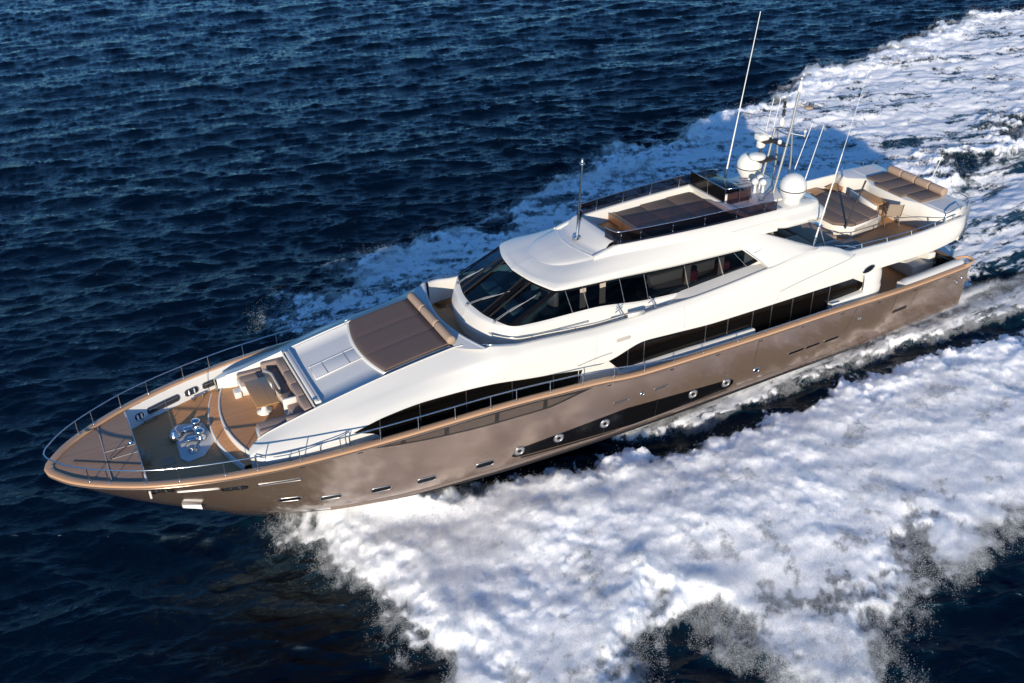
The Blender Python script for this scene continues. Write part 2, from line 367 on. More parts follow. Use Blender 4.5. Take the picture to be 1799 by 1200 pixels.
# ---- forepeak deck, bulwarks, foredeck
def fore():
    # flush forepeak deck
    xs = np.linspace(.18, 2.49, 18); m = MB(); rows = []
    for x in xs:
        b = max(.04, float(gb(x))-.30+.02); z = 4.045
        rows.append([(x, b*t, z+.03*(1-t*t)) for t in np.linspace(-1, 1, 13)])
    m.grid(rows); m.build('forepeak_deck', 'teakgrey', YACHT)
    g = MB()
    for a, b_ in (((1.72, -1.45), (1.62, 1.45)),):
        g.box(1.60, 1.625, -1.42, 1.42, 4.06, 4.083)
    for y in (-.42, .0):
        g.box(1.63, 2.49, y-.011, y+.011, 4.062, 4.085)
    g.build('deck_seam', 'leather', YACHT)
    g = MB(); g.tube([(.75, .0, 4.088), (2.45, -1.1, 4.085)], .012, 6); g.tube([(1.62, -.55, 4.09), (2.47, .18, 4.09)], .012, 6)
    g.build('lashing_cord', 'rubber', YACHT)
    # margin gutter
    m = MB(); rows = []
    for x in np.linspace(.25, 2.52, 18):
        b = float(gb(x)); rows.append([(x, -(b-.19), 4.02), (x, -max(.02, b-.30), 4.02)])
    m.grid(rows).mirror(); m.build('margin_gutter', 'hull', YACHT)
    # riser from foredeck to forepeak
    m = MB(); b = 1.93
    m.box(2.46, 2.52, -b, b, 3.4, 4.055, .01)
    m.build('forepeak_riser', 'white', YACHT)
    m = MB(); m.box(2.50, 2.78, -.42, .02, 3.4, 3.70, .02); m.box(2.50, 2.66, -.42, .02, 3.69, 3.90, .02)
    m.build('forepeak_steps', 'teakgrey', YACHT)
    # foredeck
    m = MB(); rows = []
    for x in np.linspace(2.5, 6.2, 14):
        b = float(gb(x))-.42; b = min(b, hull_y(x, 3.45)-.05); rows.append([(x, b*t, 3.5) for t in np.linspace(-1, 1, 9)])
    m.grid(rows); m.build('foredeck', 'teak', YACHT)
    for s in (-1, 1):
        m = MB(); rows = []
        for x in np.linspace(2.5, 33.4, 70):
            b = float(gb(x)); z = float(gz(x)); zf = 3.48 if x < 5.8 else max(2.7, 3.48-(x-5.8)*.25)
            yf = min(b-.40, hull_y(x, zf-.03)-.05); rows.append([(x, s*(b-.19), z+.03), (x, s*(b-.215), z-.05), (x, s*(b-.25), z-.09), (x, s*yf, zf+.03), (x, s*(yf-.04), zf)])
        m.grid(rows); bw = m.build('bulwark', 'white', YACHT)
        # mooring openings through the bulwark, each a dark slot with a bright rim
        for x0, x1, kind in ((2.72, 3.02, 'roller'), (3.12, 4.22, 'long'), (4.40, 4.86, 'roller'), (5.0, 6.3, 'long')):
            def pt(x, f, o):
                b = float(gb(x)); z0, z1 = float(gz(x))-.09, 3.51
                p = Vector((x, s*(b-.25), z0)).lerp(Vector((x, s*min(b-.40, hull_y(x, 3.45)-.05), z1)), f)
                return p+Vector((0, -s*.97, .22))*o
            def ring(g, o):
                out = []
                for k in range(24):
                    a = 2*math.pi*k/24; rx = (x1-x0)/2; h = .19
                    cx = math.cos(a); sx = math.sin(a)
                    xx = (x0+x1)/2+math.copysign(max(0, rx-.10), cx)+cx*.10*g if abs(cx) > 1e-6 else (x0+x1)/2
                    out.append(pt(xx, .58+sx*h*g, o))
                return out
            q = MB(); r0, r1, r2 = ring(1.0, .006), ring(1.18, .012), ring(1.25, .001)
            q.grid([r0, r1, r2], closed=True); f = q.build('fairlead', 'steel', YACHT)
            d = MB(); d.add(ring(1.02, .004), [tuple(range(24))], False); dd = d.build('slot', 'rubber', f)
            if kind == 'roller':
                t = MB()
                for fx in (.3, .7):
                    t.tube([pt(x0+(x1-x0)*fx, .44, .03), pt(x0+(x1-x0)*fx, .72, .03)], .04, 10)
                t.build('roller', 'steel', f)
            else:
                t = MB(); t.tube([pt(x0+.06, .52, .02), pt(x1-.06, .52, .02)], .018, 8); t.build('bar', 'steel', f)
        for x in (3.15, 4.75):
            b = float(gb(x))-.62; t = MB()
            t.tube([(x-.22, s*b*.985, 3.60), (x+.22, s*(b+.10), 3.60)], .026, 8)
            for u in (-.15, .15):
                t.tube([(x+u, s*(b+u*.35), 3.5), (x+u*1.2, s*(b+u*.35), 3.60)], .035, 8)
            t.build('cleat', 'steel', YACHT)
    # curved step and rim up to the forward cockpit
    def arc(y, o=0.0): return 5.07+.10*y*y+o
    m = MB(); ys = np.linspace(-2.15, 2.15, 31)
    m.grid([[(arc(y, -.36), y, 3.49), (arc(y, -.36), y, 3.70), (arc(y, -.345), y, 3.715), (arc(y, .03), y, 3.715)] for y in ys])
    m.build('curved_step', 'teak', YACHT)
    m = MB(); m.grid([[(arc(y, -.01), y, 3.70), (arc(y, -.01), y, 3.92), (arc(y, .005), y, 3.935), (arc(y, .05), y, 3.935), (arc(y, .055), y, 3.90)] for y in ys])
    m.grid([[(arc(y, -.38), y, 3.49), (arc(y, -.38), y, 3.70), (arc(y, -.355), y, 3.72), (arc(y, -.335), y, 3.717)] for y in ys])
    m.build('step_rim', 'white', YACHT)
    m = MB(); m.grid([[(arc(y, .05), y, 3.915)]+[(arc(y, .05)+(7.65-arc(y, .05))*t, y, 3.915) for t in (.3, .6, 1)] for y in np.linspace(-1.9, 1.9, 21)])
    m.build('cockpit_sole', 'teak', YACHT)
fore()

# ---- windlass platform
def windlass():
    w = MB(); poly = [(3.76, -.88), (4.25, -.80), (4.72, -.18), (4.70, .12), (4.58, .9), (3.86, 1.18), (3.68, 1.05), (3.60, -.60)]
    w.prism(poly, 3.50, 3.545, .02); b = w.build('windlass_base', 'deck', YACHT)
    for y in (.05, .62):
        d = MB(); d.lathe([(.15, .0), (.15, .10), (.11, .13), (.09, .22), (.12, .26), (.15, .30), (.15, .33), (.10, .37), (0, .38)], (4.35, y, 3.545), 20)
        d.build('capstan', 'steel', b)
        d = MB(); d.box(3.95, 4.25, y-.10, y+.10, 3.545, 3.70, .03); d.tube([(3.72, y, 3.62), (4.2, y, 3.66)], .05, 10); d.build('chain_stopper', 'steel', b)
    d = MB(); d.lathe([(.13, 0), (.13, .05), (.05, .07), (.05, .14), (.11, .16), (.11, .18), (0, .2)], (4.0, -.45, 3.545), 16); d.build('deck_fitting', 'steeldull', b)
    d = MB(); d.lathe([(.20, 0), (.21, .06), (.17, .16), (.09, .25), (.07, .30), (0, .31)], (3.66, .50, 3.55), 20); d.build('anchor_light_bell', 'steel', YACHT)
    d = MB(); d.tube([(3.66, .50, 3.8), (3.66, .5, 4.10), (3.62, .52, 4.95)], .016, 8, r1=.008); d.build('jack_staff', 'steeldull', YACHT)
    d = MB(); d.prism([(3.05, -.75), (3.45, -.75), (3.45, -.35), (3.05, -.35)], 3.501, 3.508); d.build('deck_hatch', 'teakgrey', YACHT)
    d = MB(); d.lathe([(0, .02), (.08, .015), (.09, 0)], (2.38, .12, 4.075), 14); d.lathe([(0, .05), (.04, .045), (.05, 0)], (2.38, .12, 4.085), 12); d.build('deck_light', 'steel', YACHT)
windlass()

# ---- superstructure side shell
S4y = pchip([5.35, 5.7, 6.2, 7.67, 12.1, 12.5, 12.8, 13.05, 13.4, 14, 14.8, 17, 18.3, 20.6, 23.8, 26, 27.7, 30, 31.5, 33.0, 33.5],
            [2.15, 1.97, 1.88, 1.86, 1.87, 1.98, 2.2, 2.46, 2.58, 2.63, 2.65, 2.66, 2.70, 2.75, 2.80, 2.78, 2.80, 2.88, 2.90, 2.88, 2.75])
S4z = pchip([5.35, 5.7, 6.2, 7.67, 10.05, 12.1, 12.8, 13.05, 13.4, 14, 14.8, 16, 17, 18, 19.5, 20.7, 21.5, 23.8, 26, 26.9, 27.7, 30, 31.5, 33.0, 33.5],
            [4.18, 4.34, 4.45, 4.77, 5.22, 5.50, 5.57, 5.58, 5.55, 5.45, 5.40, 5.30, 5.24, 5.26, 5.34, 5.38, 5.45, 5.72, 5.98, 5.75, 5.42, 5.40, 5.46, 5.56, 5.52])
S2y = pchip([5.35, 5.7, 6.3, 7, 8.2, 12, 20, 27.7, 29.5, 31, 32.6, 33.2, 33.5], [2.30, 2.62, 2.80, 2.92, 3.0, 3.02, 3.03, 3.03, 3.12, 3.14, 3.10, 2.95, 2.72])
S2z = pchip([5.35, 5.7, 6.3, 7, 8.0, 8.25, 8.6, 9.4, 10.6, 11.6, 12.7, 14.16, 15.4, 16.2, 16.5, 17.15, 18.55, 19.6, 21.5, 25, 27.72, 28.35, 28.6, 29.3, 31, 33, 33.5],
            [4.02, 3.98, 3.99, 4.08, 4.22, 4.33, 4.43, 4.60, 4.70, 4.68, 4.61, 4.39, 4.21, 4.09, 4.06, 4.13, 4.49, 4.44, 4.35, 4.39, 4.43, 4.45, 4.52, 4.60, 4.62, 4.86, 5.0])
SBy = pchip([5.35, 6.7, 8.1, 10.8, 12, 13.4, 15, 18, 22, 26, 29, 33, 33.5], [2.3, 2.18, 2.2, 2.38, 2.55, 2.80, 2.82, 2.86, 2.92, 2.93, 3.02, 3.0, 2.8])
SBd = pchip([5.35, 6.7, 8.1, 10.8, 12, 13.4, 15, 33.5], [.04, .09, .13, .20, .24, .20, .14, .14])   # drop below the top line
def side_section(x):
    y4, z4, y2, z2 = float(S4y(x)), float(S4z(x)), float(S2y(x)), float(S2z(x))
    yb = max(float(SBy(x)), y4+.01) if x < 12.3 else float(SBy(x)); zb = z4-float(SBd(x))
    yb = min(yb, max(y2, y4)+.02)
    return [(y2, z2), (y2*.66+yb*.34+.045, z2+.42*(zb-z2)), (y2*.25+yb*.75+.035, z2+.80*(zb-z2)), (yb, zb), (y4, z4)]
def shell():
    xs = np.unique(np.r_[np.linspace(5.35, 6.3, 12), np.linspace(6.3, 33.5, 150), 17.15, 18.55, 27.72, 28.35])
    m = MB(); rows = []
    for x in xs:
        S = side_section(x); C = crom([np.array([y, z]) for y, z in S], 3)
        rows.append([(x, -p[0], p[1]) for p in C])
    m.grid(rows)
    # lower lip turned in over the windows
    m.grid([[(x, -float(S2y(x)), float(S2z(x))), (x, -float(S2y(x))+.02, float(S2z(x))-.025), (x, -float(S2y(x))+.16, float(S2z(x))-.02)] for x in xs])
    # rounded forward end: bridge down to the deck
    m.grid([[(x, -float(S2y(x))+.02, float(S2z(x))-.02), (x, -float(S2y(x))+.05, 3.75), (x, -float(S2y(x))+.05, 3.3)] for x in xs if x < 8.16])
    r = rows[0]; m.add([(p[0]-.0, p[1], p[2]) for p in r]+[(5.42, -2.1, 3.4)], [tuple([i, i+1, len(r)]) for i in range(len(r)-1)])
    # coaming: over the edge and down to the walkway / aft deck
    cx = [x for x in xs if x > 13.0]
    def wall(x):
        y4, z4 = float(S4y(x)), float(S4z(x)); fl = 4.72 if x < 23 else 4.48
        return [(x, -y4, z4), (x, -y4+.03, z4+.015), (x, -y4+.11, z4+.015), (x, -y4+.14, z4-.03), (x, -y4+.16, fl)]
    m.grid([wall(x) for x in cx])
    # stern closing
    pr = rows[-1]
    m.mirror()
    m.grid([[(p[0]+.10*(1-abs(t))**.5, p[1]*-t, p[2]) for t in np.linspace(-1, 1, 9)] for p in pr])
    m.grid([[(x, y, zz) for y in np.linspace(-1, 1, 5)*2.75] for x, zz in ((33.52, 5.53), (33.40, 5.53), (33.38, 4.48))])
    # underside of the aft deck
    m.grid([[(x, (float(S2y(x))-.02)*t, float(S2z(x))-.02) for t in np.linspace(-1, 1, 7)] for x in xs if x > 28.3])
    m.build('superstructure', 'white', YACHT)
    # recessed saloon walls
    w = MB(); wx = [x for x in xs if 8.0 < x < 29.05]
    w.grid([[(x, -2.87, float(S2z(x))+.0), (x, -2.87, 2.6)] for x in wx]); 
    w.mirror(); w.build('deckhouse_wall', 'white', YACHT)
    # rounded after end of the deckhouse, flush with the side
    for s in (-1, 1):
        C = curve3([(28.30, 3.03, 0), (28.75, 3.05, 0), (29.15, 2.98, 0), (29.45, 2.75, 0), (29.60, 2.4, 0), (29.62, 1.9, 0)]); p = MB(); rows = []
        for t in np.linspace(0, 1, 20):
            c = C(t); o = C(min(1, t+.01))-C(max(0, t-.01)); d = np.array([o[1], -o[0], 0]); d /= np.linalg.norm(d)
            if d[1] < 0 and t < .5: d = -d
            if t >= .5 and d[0] < 0: d = -d
            rows.append([tuple((c+d*k+np.array([0, 0, z]))*[1, s, 1]) for k, z in ((-.30, 4.66), (-.16, 4.56), (-.05, 4.40), (0, 4.22), (.015, 3.95), (.0, 3.74), (.035, 3.70), (.04, 3.66), (.02, 3.2), (.0, 2.7))])
        p.grid(rows); p.build('deckhouse_end', 'white', YACHT)
shell()
def strip(name, mat, xs, zt, zb, yf, parent=YACHT, thick=.0):
    m = MB(); m.grid([[(x, yf(x, zt(x)), zt(x)), (x, yf(x, (zt(x)+zb(x))/2), (zt(x)+zb(x))/2), (x, yf(x, zb(x)), zb(x))] for x in xs])
    return m.build(name, mat, parent)
def window_set():
    # forward lens-shaped window, its panes; then the saloon window band
    top = lambda x: float(S2z(x))-.028
    wy = lambda x, z: -2.884
    lens_b = lambda x: max(3.40, float(np.interp(x, [8.18, 9.0, 9.6], [4.30, 3.98, 3.40])))
    edges = [8.20, 9.15, 10.45, 12.0, 13.6, 15.1]
    for a, b in zip(edges, edges[1:]+[16.05]):
        xs = np.linspace(a+.012, b-.012, 10)
        tb = (lambda x: top(x)) if b < 16 else (lambda x: top(x))
        p = strip('window', 'mainglass', xs, tb, lens_b, wy)
    m = MB(); m.add([(16.06, -2.884, 3.4), (16.06, -2.884, top(16.06)), (16.22, -2.884, top(16.2)), (16.06, -2.884, 3.5)], [(0, 1, 2, 3)], False); m.build('window', 'mainglass', YACHT)
    for x in edges[1:]:
        t = MB(); t.box(x-.012, x+.012, -2.90, -2.87, 3.4, top(x)-.01); t.build('window_divider', 'steeldull', YACHT)
    edges = [17.12, 17.95, 18.6, 21.15, 22.1, 23.2, 24.05, 25.0, 25.95, 26.75]
    for a, b in zip(edges[:-1], edges[1:]):
        xs = np.linspace(a+.012, b-.012, 8)
        zb = lambda x: float(np.interp(x, [17.12, 17.62, 17.7, 23.2, 23.21, 26.8], [4.10, 3.56, 3.52, 3.54, 3.0, 3.0]))
        strip('window', 'mainglass', xs, top, zb, wy)
    for x in edges[1:]:
        t = MB(); t.box(x-.013, x+.013, -2.905, -2.87, 3.5 if x < 23.15 else 3.1, top(x)-.01); t.build('window_divider', 'steeldull', YACHT)
    xs = np.linspace(26.77, 28.4, 14)
    strip('window', 'mainglass', xs, lambda x: min(top(x), float(np.interp(x, [27.7, 28.42], [4.40, 4.0]))), lambda x: 3.62+.06*(x-26.8)+(.12 if x > 28.35 else 0), wy)
    # the cabin behind the glass: floor, lit lining, furniture shapes
    m = MB(); m.box(8.0, 28.5, 2.0, 2.05, 2.7, 4.6); m.box(8.0, 28.5, -2.85, 2.0, 2.9, 2.95); m.build('cabin_lining', 'interior', YACHT)
    for x0, x1, z in ((9.4, 10.1, 4.2), (10.9, 11.5, 4.3), (12.7, 13.1, 4.4), (14.0, 14.5, 4.2), (19.2, 20.9, 4.0), (21.4, 22.0, 4.2)):
        f = MB(); f.box(x0, x1, -2.70, -2.66, 2.96, z); f.build('curtain', 'curtain', YACHT)
    # sill ledge below the saloon windows, in two lengths
    for a, b in ((17.55, 23.22), (26.80, 28.6)):
        m = MB(); rows = []
        for x in np.linspace(a, b, 16):
            z = float(np.interp(x, [17.55, 23.2, 26.8, 29.3], [3.54, 3.58, 3.62, 3.74])); k = 0.0 if x < 28.7 else (x-28.7)*.3
            rows.append([(x, -2.86, z), (x, -3.06+k, z), (x, -3.09+k, z-.03), (x, -3.10+k, 2.9)])
        m.grid(rows); m.add([rows[0][i] for i in range(4)]+[(a, -2.86, 2.9)], [(0, 1, 2, 3, 4)], False); m.add([rows[-1][i] for i in range(4)]+[(b, -2.86, 2.9)], [(0, 1, 2, 3, 4)], False)
        m.build('window_sill', 'white', YACHT)
    # vent recesses in the white side
    for x, z, l, h in ((17.7, 4.78, .55, .12),):
        y = side_y(x, z)
        v = MB(); poly = []
        for k in range(24):
            a = 2*math.pi*k/24; cx, sz = math.cos(a), math.sin(a)
            xx = x+math.copysign(l/2-h/2, cx)+cx*h/2; zz = z+sz*h/2+.12*(xx-x)*.3
            poly.append((xx, -side_y(xx, zz)-.008, zz))
        v.add(poly, [tuple(range(24))], False); v.build('side_vent', 'leather', YACHT)
    x, z = 28.35, 4.68; v = MB(); poly = []
    for k in range(20):
        a = 2*math.pi*k/20; xx = x+.26*math.cos(a); zz = z+.13*math.sin(a)+.06*math.cos(a)
        poly.append((xx, -side_y(xx, zz)-.008, zz))
    v.add(poly, [tuple(range(20))], False); f = v.build('hawse_eye', 'black', YACHT)
    q = MB(); q.tube([(p[0], p[1]-.01, p[2]) for p in poly], .018, 6, closed=True); q.build('rim', 'steel', f)
def side_y(x, z):
    C = crom([np.array(s) for s in side_section(x)], 4)
    zs = [c[1] for c in C]; ys = [c[0] for c in C]
    return float(np.interp(z, zs, ys)) if zs[0] < zs[-1] else ys[0]
window_set()

# ---- inner rail on the wing, and side deck
def wing_rail():
    m = MB(); P = []
    for x in np.linspace(5.45, 8.15, 16):
        y = float(S2y(x))+.06; P.append((x, -y, float(S2z(x))+.20))
    m.tube(P, .016, 6)
    for i in (0, 5, 10, 15): m.tube([P[i], (P[i][0], P[i][1]+.04, P[i][2]-.26)], .012, 6)
    m.build('grab_rail', 'steel', YACHT)
    m = MB(); P = []
    for x in np.linspace(15.9, 17.2, 10): P.append((x, -float(S2y(x))-.05, 4.30+.12*math.sin((x-15.9)/1.3*math.pi*.5)))
    m.tube(P, .016, 6); m.build('side_moulding', 'white', YACHT)
    m = MB()
    for s in (-1, 1):
        m.grid([[(x, s*2.85, zf), (x, s*(float(gb(x))-.40), zf)] for x, zf in [(x, max(2.72, 3.47-(x-5.8)*.25)) for x in np.linspace(5.6, 33.4, 30)]])
    m.build('side_deck', 'teak', YACHT)
wing_rail()

# ---- coachroof (foredeck trunk) with its hatch and the bar
def coachroof():
    def zc(x): return float(S4z(x))
    m = MB(); rows = []
    for x in np.linspace(7.55, 12.15, 30):
        y = float(S4y(x))+.003; rows.append([(x, y*t, zc(x)-.004+.05*(1-t*t)-.03*(abs(t) < .93)) for t in (-1, -.985, -.96, -.93, -.92, -.6, -.3, 0, .3, .6, .92, .93, .96, .985, 1)])
    m.grid(rows)
    # to the curved walkway edge
    arcx = lambda y: 12.36+.095*abs(y)**1.9
    ys = np.linspace(-2.45, 2.45, 25)
    def ztop(x, y): return zc(min(x, 12.9))+.045*(1-min(1, abs(y)/2.4)**2)-.006
    g = []
    for i in range(6):
        t = i/5; row = []
        for u in np.linspace(-1, 1, 25):
            y = u*(1.87+(2.5-1.87)*t); xa = arcx(y); x = 12.15+(xa-12.15)*t if True else 0
            row.append((max(12.15, x), y, ztop(x, y)))
        g.append(row)
    m.grid(g)
    g2 = [[(p[0]+.02, p[1], p[2]+.015) for p in g[-1]], [(p[0]+.09, p[1]*.985, p[2]+.015) for p in g[-1]], [(p[0]+.12, p[1]*.98, p[2]-.03) for p in g[-1]], [(p[0]+.14, p[1]*.98, 4.72) for p in g[-1]]]
    m.grid([g[-1]]+g2)
    # forward face above the sofa
    m.grid([[(7.55, y, z) for y in np.linspace(-1.86, 1.86, 7)] for z in (4.82, 3.9)])
    m.build('coachroof', 'deck', YACHT)
    for s in (-1, 1):
        e = MB(); P = [(x, s*(float(S4y(x))-.03), zc(x)+.012) for x in np.linspace(5.7, 12.4, 40)]
        e.tube(P, .022, 6); e.build('edge_moulding', 'white', YACHT)
    # cockpit inner side walls below the wings
    m = MB(); xs = np.linspace(5.40, 7.6, 14)
    m.grid([[(x, -float(S4y(x)), zc(x)), (x, -float(S4y(x))+.06, zc(x)+.005), (x, -float(S4y(x))+.08, zc(x)-.03), (x, -float(S4y(x))+.10, 3.9)] for x in xs]); m.build('cockpit_coaming', 'white', YACHT)
    q = MB(); q.v = list(m.v); q.f = list(m.f); q.sm = list(m.sm); q.mi = list(m.mi); q.v = [(x, -y, z) for x, y, z in q.v]; q.build('cockpit_coaming', 'white', YACHT)
    # hatch slab in the middle
    zt = lambda x, y: zc(x)+.028
    h = MB(); h.prism([(8.0, -.50), (9.66, -.48), (9.62, .20), (8.05, .26)], lambda x, y: zc(x)-.02, lambda x, y: zc(x)+.052, .012); h.build('deck_hatch', 'deck', YACHT)
    for x in (8.42, 9.15):
        g = MB(); g.box(x-.012, x+.012, -.48, .22, zc(x)+.03, zc(x)+.058); g.build('hatch_seam', 'groove', YACHT)
    for y in (-.50, .23):
        g = MB(); g.tube([(8.0, y, zc(8.0)+.05), (9.64, y, zc(9.64)+.05)], .016, 6); g.build('hatch_gutter', 'white', YACHT)
    # bar with its brackets across the front edge
    b = MB(); b.box(7.60, 7.80, -1.72, 1.72, 4.80, 4.90, .035, 3); bo = b.build('awning_box', 'white', YACHT)
    g = MB(); g.box(7.69, 7.705, -1.70, 1.70, 4.898, 4.906); g.build('seam', 'tan', bo)
    for s in (-1, 1):
        g = MB(); g.box(7.56, 7.68, s*1.55-.05, s*1.55+.05, 4.78, 4.93, .01); g.build('bracket', 'steel', bo)
    # low grab rails either side of the sunpad
    for s in (-1, 1):
        r = MB(); P = [(x, s*1.80, zc(x)+.11) for x in np.linspace(9.8, 12.0, 10)]
        r.tube([(9.78, s*1.80, zc(9.8))]+P+[(12.02, s*1.80, zc(12))], .013, 6); r.build('grab_rail', 'steel', YACHT)
coachroof()

# ================================================================== wheelhouse, roof, sundeck, aft deck
BASE = curve3([(13.30, 0, 4.72), (13.34, -.5, 4.72), (13.47, -1.1, 4.72), (13.78, -1.65, 4.72), (14.25, -2.0, 4.72), (15, -2.13, 4.72), (17, -2.2, 4.72), (20, -2.25, 4.72), (22, -2.3, 4.72), (24.2, -2.42, 4.72)])
BULG = curve3([(13.20, 0, 5.25), (13.25, -.55, 5.25), (13.42, -1.2, 5.27), (13.74, -1.78, 5.3), (14.2, -2.15, 5.3), (15, -2.25, 5.25), (17, -2.29, 5.2), (20, -2.32, 5.12), (22, -2.36, 5.15), (24.2, -2.46, 5.3)])
LIP = curve3([(13.42, 0, 5.64), (13.47, -.6, 5.65), (13.66, -1.3, 5.68), (13.92, -1.86, 5.72), (14.30, -2.18, 5.72), (15, -2.19, 5.66), (17, -2.18, 5.60), (19.2, -2.2, 5.38), (20.9, -2.24, 5.32), (22.1, -2.28, 5.40), (24.2, -2.36, 5.86)])
WB = curve3([(13.62, 0, 5.71), (13.68, -.7, 5.72), (13.86, -1.45, 5.76), (14.06, -1.98, 5.80), (14.40, -2.10, 5.79), (15, -2.10, 5.75), (17, -2.10, 5.70), (19.2, -2.12, 5.43), (20.9, -2.15, 5.37), (22.1, -2.19, 5.45), (24.2, -2.28, 5.92)])
BR = curve3([(15.22, 0, 6.60), (15.34, -.85, 6.60), (15.56, -1.52, 6.58), (15.76, -1.88, 6.57), (16.1, -1.95, 6.55), (16.75, -1.95, 6.51), (18.4, -1.97, 6.44), (20.5, -2.0, 6.33), (22.2, -2.04, 6.30), (23.15, -2.06, 6.29)])
def find_t(C, axis, val):
    lo, hi = 0.0, 1.0
    for _ in range(50):
        mid = (lo+hi)/2
        if abs(C(mid)[axis]) < val: lo = mid
        else: hi = mid
    return lo
T_WB = find_t(WB, 1, 2.02); T_BR = find_t(BR, 1, 1.905)
def ts(n): return np.linspace(0, 1, n)
def wheelhouse():
    m = MB(); rows = []
    for t in np.r_[np.linspace(0, .35, 30), np.linspace(.37, 1, 40)]:
        a, b, c, d = BASE(t), BULG(t), LIP(t), WB(t)
        C = crom([a, b*.5+a*.5+(b-a)*0.08, b, (b+c)/2+(b-a)*[.06, .06, 0], c], 3)
        rows.append(C+[c+(d-c)*.15+np.array([0, 0, .015]), d])
    m.grid(rows).mirror(); m.build('wheelhouse_base', 'white', YACHT)
    # walkway sole
    m = MB(); arcx = lambda y: 12.42+.095*abs(y)**1.9
    fr = []
    for y in np.linspace(-2.5, 2.5, 21):
        fr.append([(arcx(y), y, 4.73), (13.9 if abs(y) < 1.9 else 14.3, y, 4.73)])
    m.grid(fr)
    for s in (-1, 1): m.grid([[(x, s*1.9, 4.73), (x, s*(float(S4y(x))-.1), 4.73)] for x in np.linspace(13.2, 23.6, 20)])
    m.build('walkway_sole', 'teak', YACHT)
    for s in (-1, 1):                                                   # the walkway closes to a white shelf abaft the gate
        f = MB(); xs = np.linspace(18.9, 24.1, 26); up = lambda x: float(sst(18.9, 20.7, x))
        f.grid([[(x, s*(float(S4y(x))-.10), 4.9+(float(S4z(x))-.01-4.9)*up(x)), (x, s*2.45, 4.9+(float(S4z(x))+.02-4.9)*up(x)), (x, s*2.15, 4.9+(float(S4z(x))+.05-4.9)*up(x))] for x in xs]); f.build('side_shelf', 'white', YACHT)
    # glazing: middle pane, two quarter panes, then the side panes
    def pane(t0, t1, u0, u1, name, mat, n=10, mir=False, inset=.02, h0=.02, h1=.985):
        g = MB(); rows = []
        for i in range(n+1):
            k = i/n; a = WB(t0+(t1-t0)*k); b = BR(u0+(u1-u0)*k)
            rows.append([a+(b-a)*h+np.array([0, 0, .02*math.sin(math.pi*h)]) for h in np.linspace(h0, h1, 5)])
        if mir: rows = [[(p[0], -p[1], p[2]) for p in r] for r in rows]
        g.grid(rows); return g.build(name, mat, YACHT)
    ta, tb = find_t(WB, 1, .86), T_WB; ua, ub = find_t(BR, 1, .80), T_BR
    g = MB(); rows = []
    for k in np.linspace(-1, 1, 21):
        a, b = WB(abs(k)*ta), BR(abs(k)*ua); sg = 1 if k >= 0 else -1
        rows.append([(p[0], p[1]*sg, p[2]+.02) for p in [a+(b-a)*h for h in np.linspace(.02, .985, 5)]])
    g.grid(rows); g.build('windscreen', 'wsglass', YACHT)
    for s in (False, True): pane(ta+.004, tb-.004, ua+.004, ub-.004, 'windscreen', 'wsglass', mir=s)
    # mullions between them
    def bar(t, u, w, name='mullion', mat='black', z=.03):
        for s in (1, -1):
            a, b = WB(t), BR(u); q = MB()
            A, B = Vector((a[0], a[1]*s, a[2]+z)), Vector((b[0], b[1]*s, b[2]+z))
            a2, b2 = WB(min(1, t+.004)), BR(min(1, u+.004)); side = Vector((a2[0]-a[0], (a2[1]-a[1])*s, 0)).normalized()*w
            side2 = Vector((b2[0]-b[0], (b2[1]-b[1])*s, 0)).normalized()*w; up = Vector((-.02, -.015*0, .045))
            q.grid([[A-side, A-side+up, A+side+up, A+side], [B-side2, B-side2+up, B+side2+up, B+side2]], smooth=False); q.build(name, mat, YACHT)
    bar(ta, ua, .075); bar(tb, ub, .10)
    bar(ta-.009, ua-.012, .018, 'pane_trim', 'lensframe', .055); bar(ta+.02, ua+.026, .018, 'pane_trim', 'lensframe', .055)
    # frame bands along the sill and the brow
    f = MB()
    f.grid([[WB(t)+(BR(t)-WB(t))*0+np.array([0, 0, .0]), WB(t)+np.array([.04, .02, .05])] for t in np.linspace(0, 1, 70)])
    f.grid([[BR(t)+np.array([-.06, -.03*(t > .2), -.055]), BR(t)+np.array([0.02, 0.0, .02])] for t in np.linspace(0, 1, 70)])
    f.mirror(); f.build('window_surround', 'black', YACHT)
    # side panes between stations given by x along the band
    XE = [16.95, 18.55, 19.75, 21.35, 22.95]
    def tx(C, x):
        lo, hi = 0.0, 1.0
        for _ in range(50):
            mid = (lo+hi)/2
            if C(mid)[0] < x: lo = mid
            else: hi = mid
        return lo
    edges = [(tb+.006, ub+.006)]
    for xb, xt in ((16.25, 16.05), (16.85, 16.70), (18.25, 18.1), (19.2, 19.05), (20.85, 20.68), (22.3, 22.1), (23.25, 22.75)):
        edges.append((tx(WB, xb), tx(BR, xt)))
    for s in (False, True):
        for (t0, u0), (t1, u1) in zip(edges, edges[1:]): pane(t0+.002, t1-.002, u0+.002, u1-.002, 'window', 'sideglass', n=6, mir=s)
        # last pane closes to a point at the rear
        g = MB(); a = WB(edges[-1][0]); b = BR(edges[-1][1]); rows = []
        for k in np.linspace(0, 1, 6):
            p = a+(WB(tx(WB, 23.75))-a)*k+np.array([0, 0, .10*k*k]); q = b+(BR(1)-b)*k
            q = q+(p-q)*max(0, (k-.75)/.25*.5); rows.append([p, (p+q)/2+np.array([.02*k, 0, 0]), q])
        if s: rows = [[(r[0], -r[1], r[2]) for r in row] for row in rows]
        g.grid(rows); g.build('window', 'sideglass', YACHT)
    for t, u in edges[1:]:
        a, b = WB(t), BR(u); q = MB(); q.tube([a+np.array([0, -.015, .02]), b+np.array([0, -.02, -.02])], .012, 6); q.build('window_divider', 'steeldull', YACHT)
    # rail round the wheelhouse base, wipers
    r = MB(); tr = np.linspace(.13, .40, 26)
    P = []
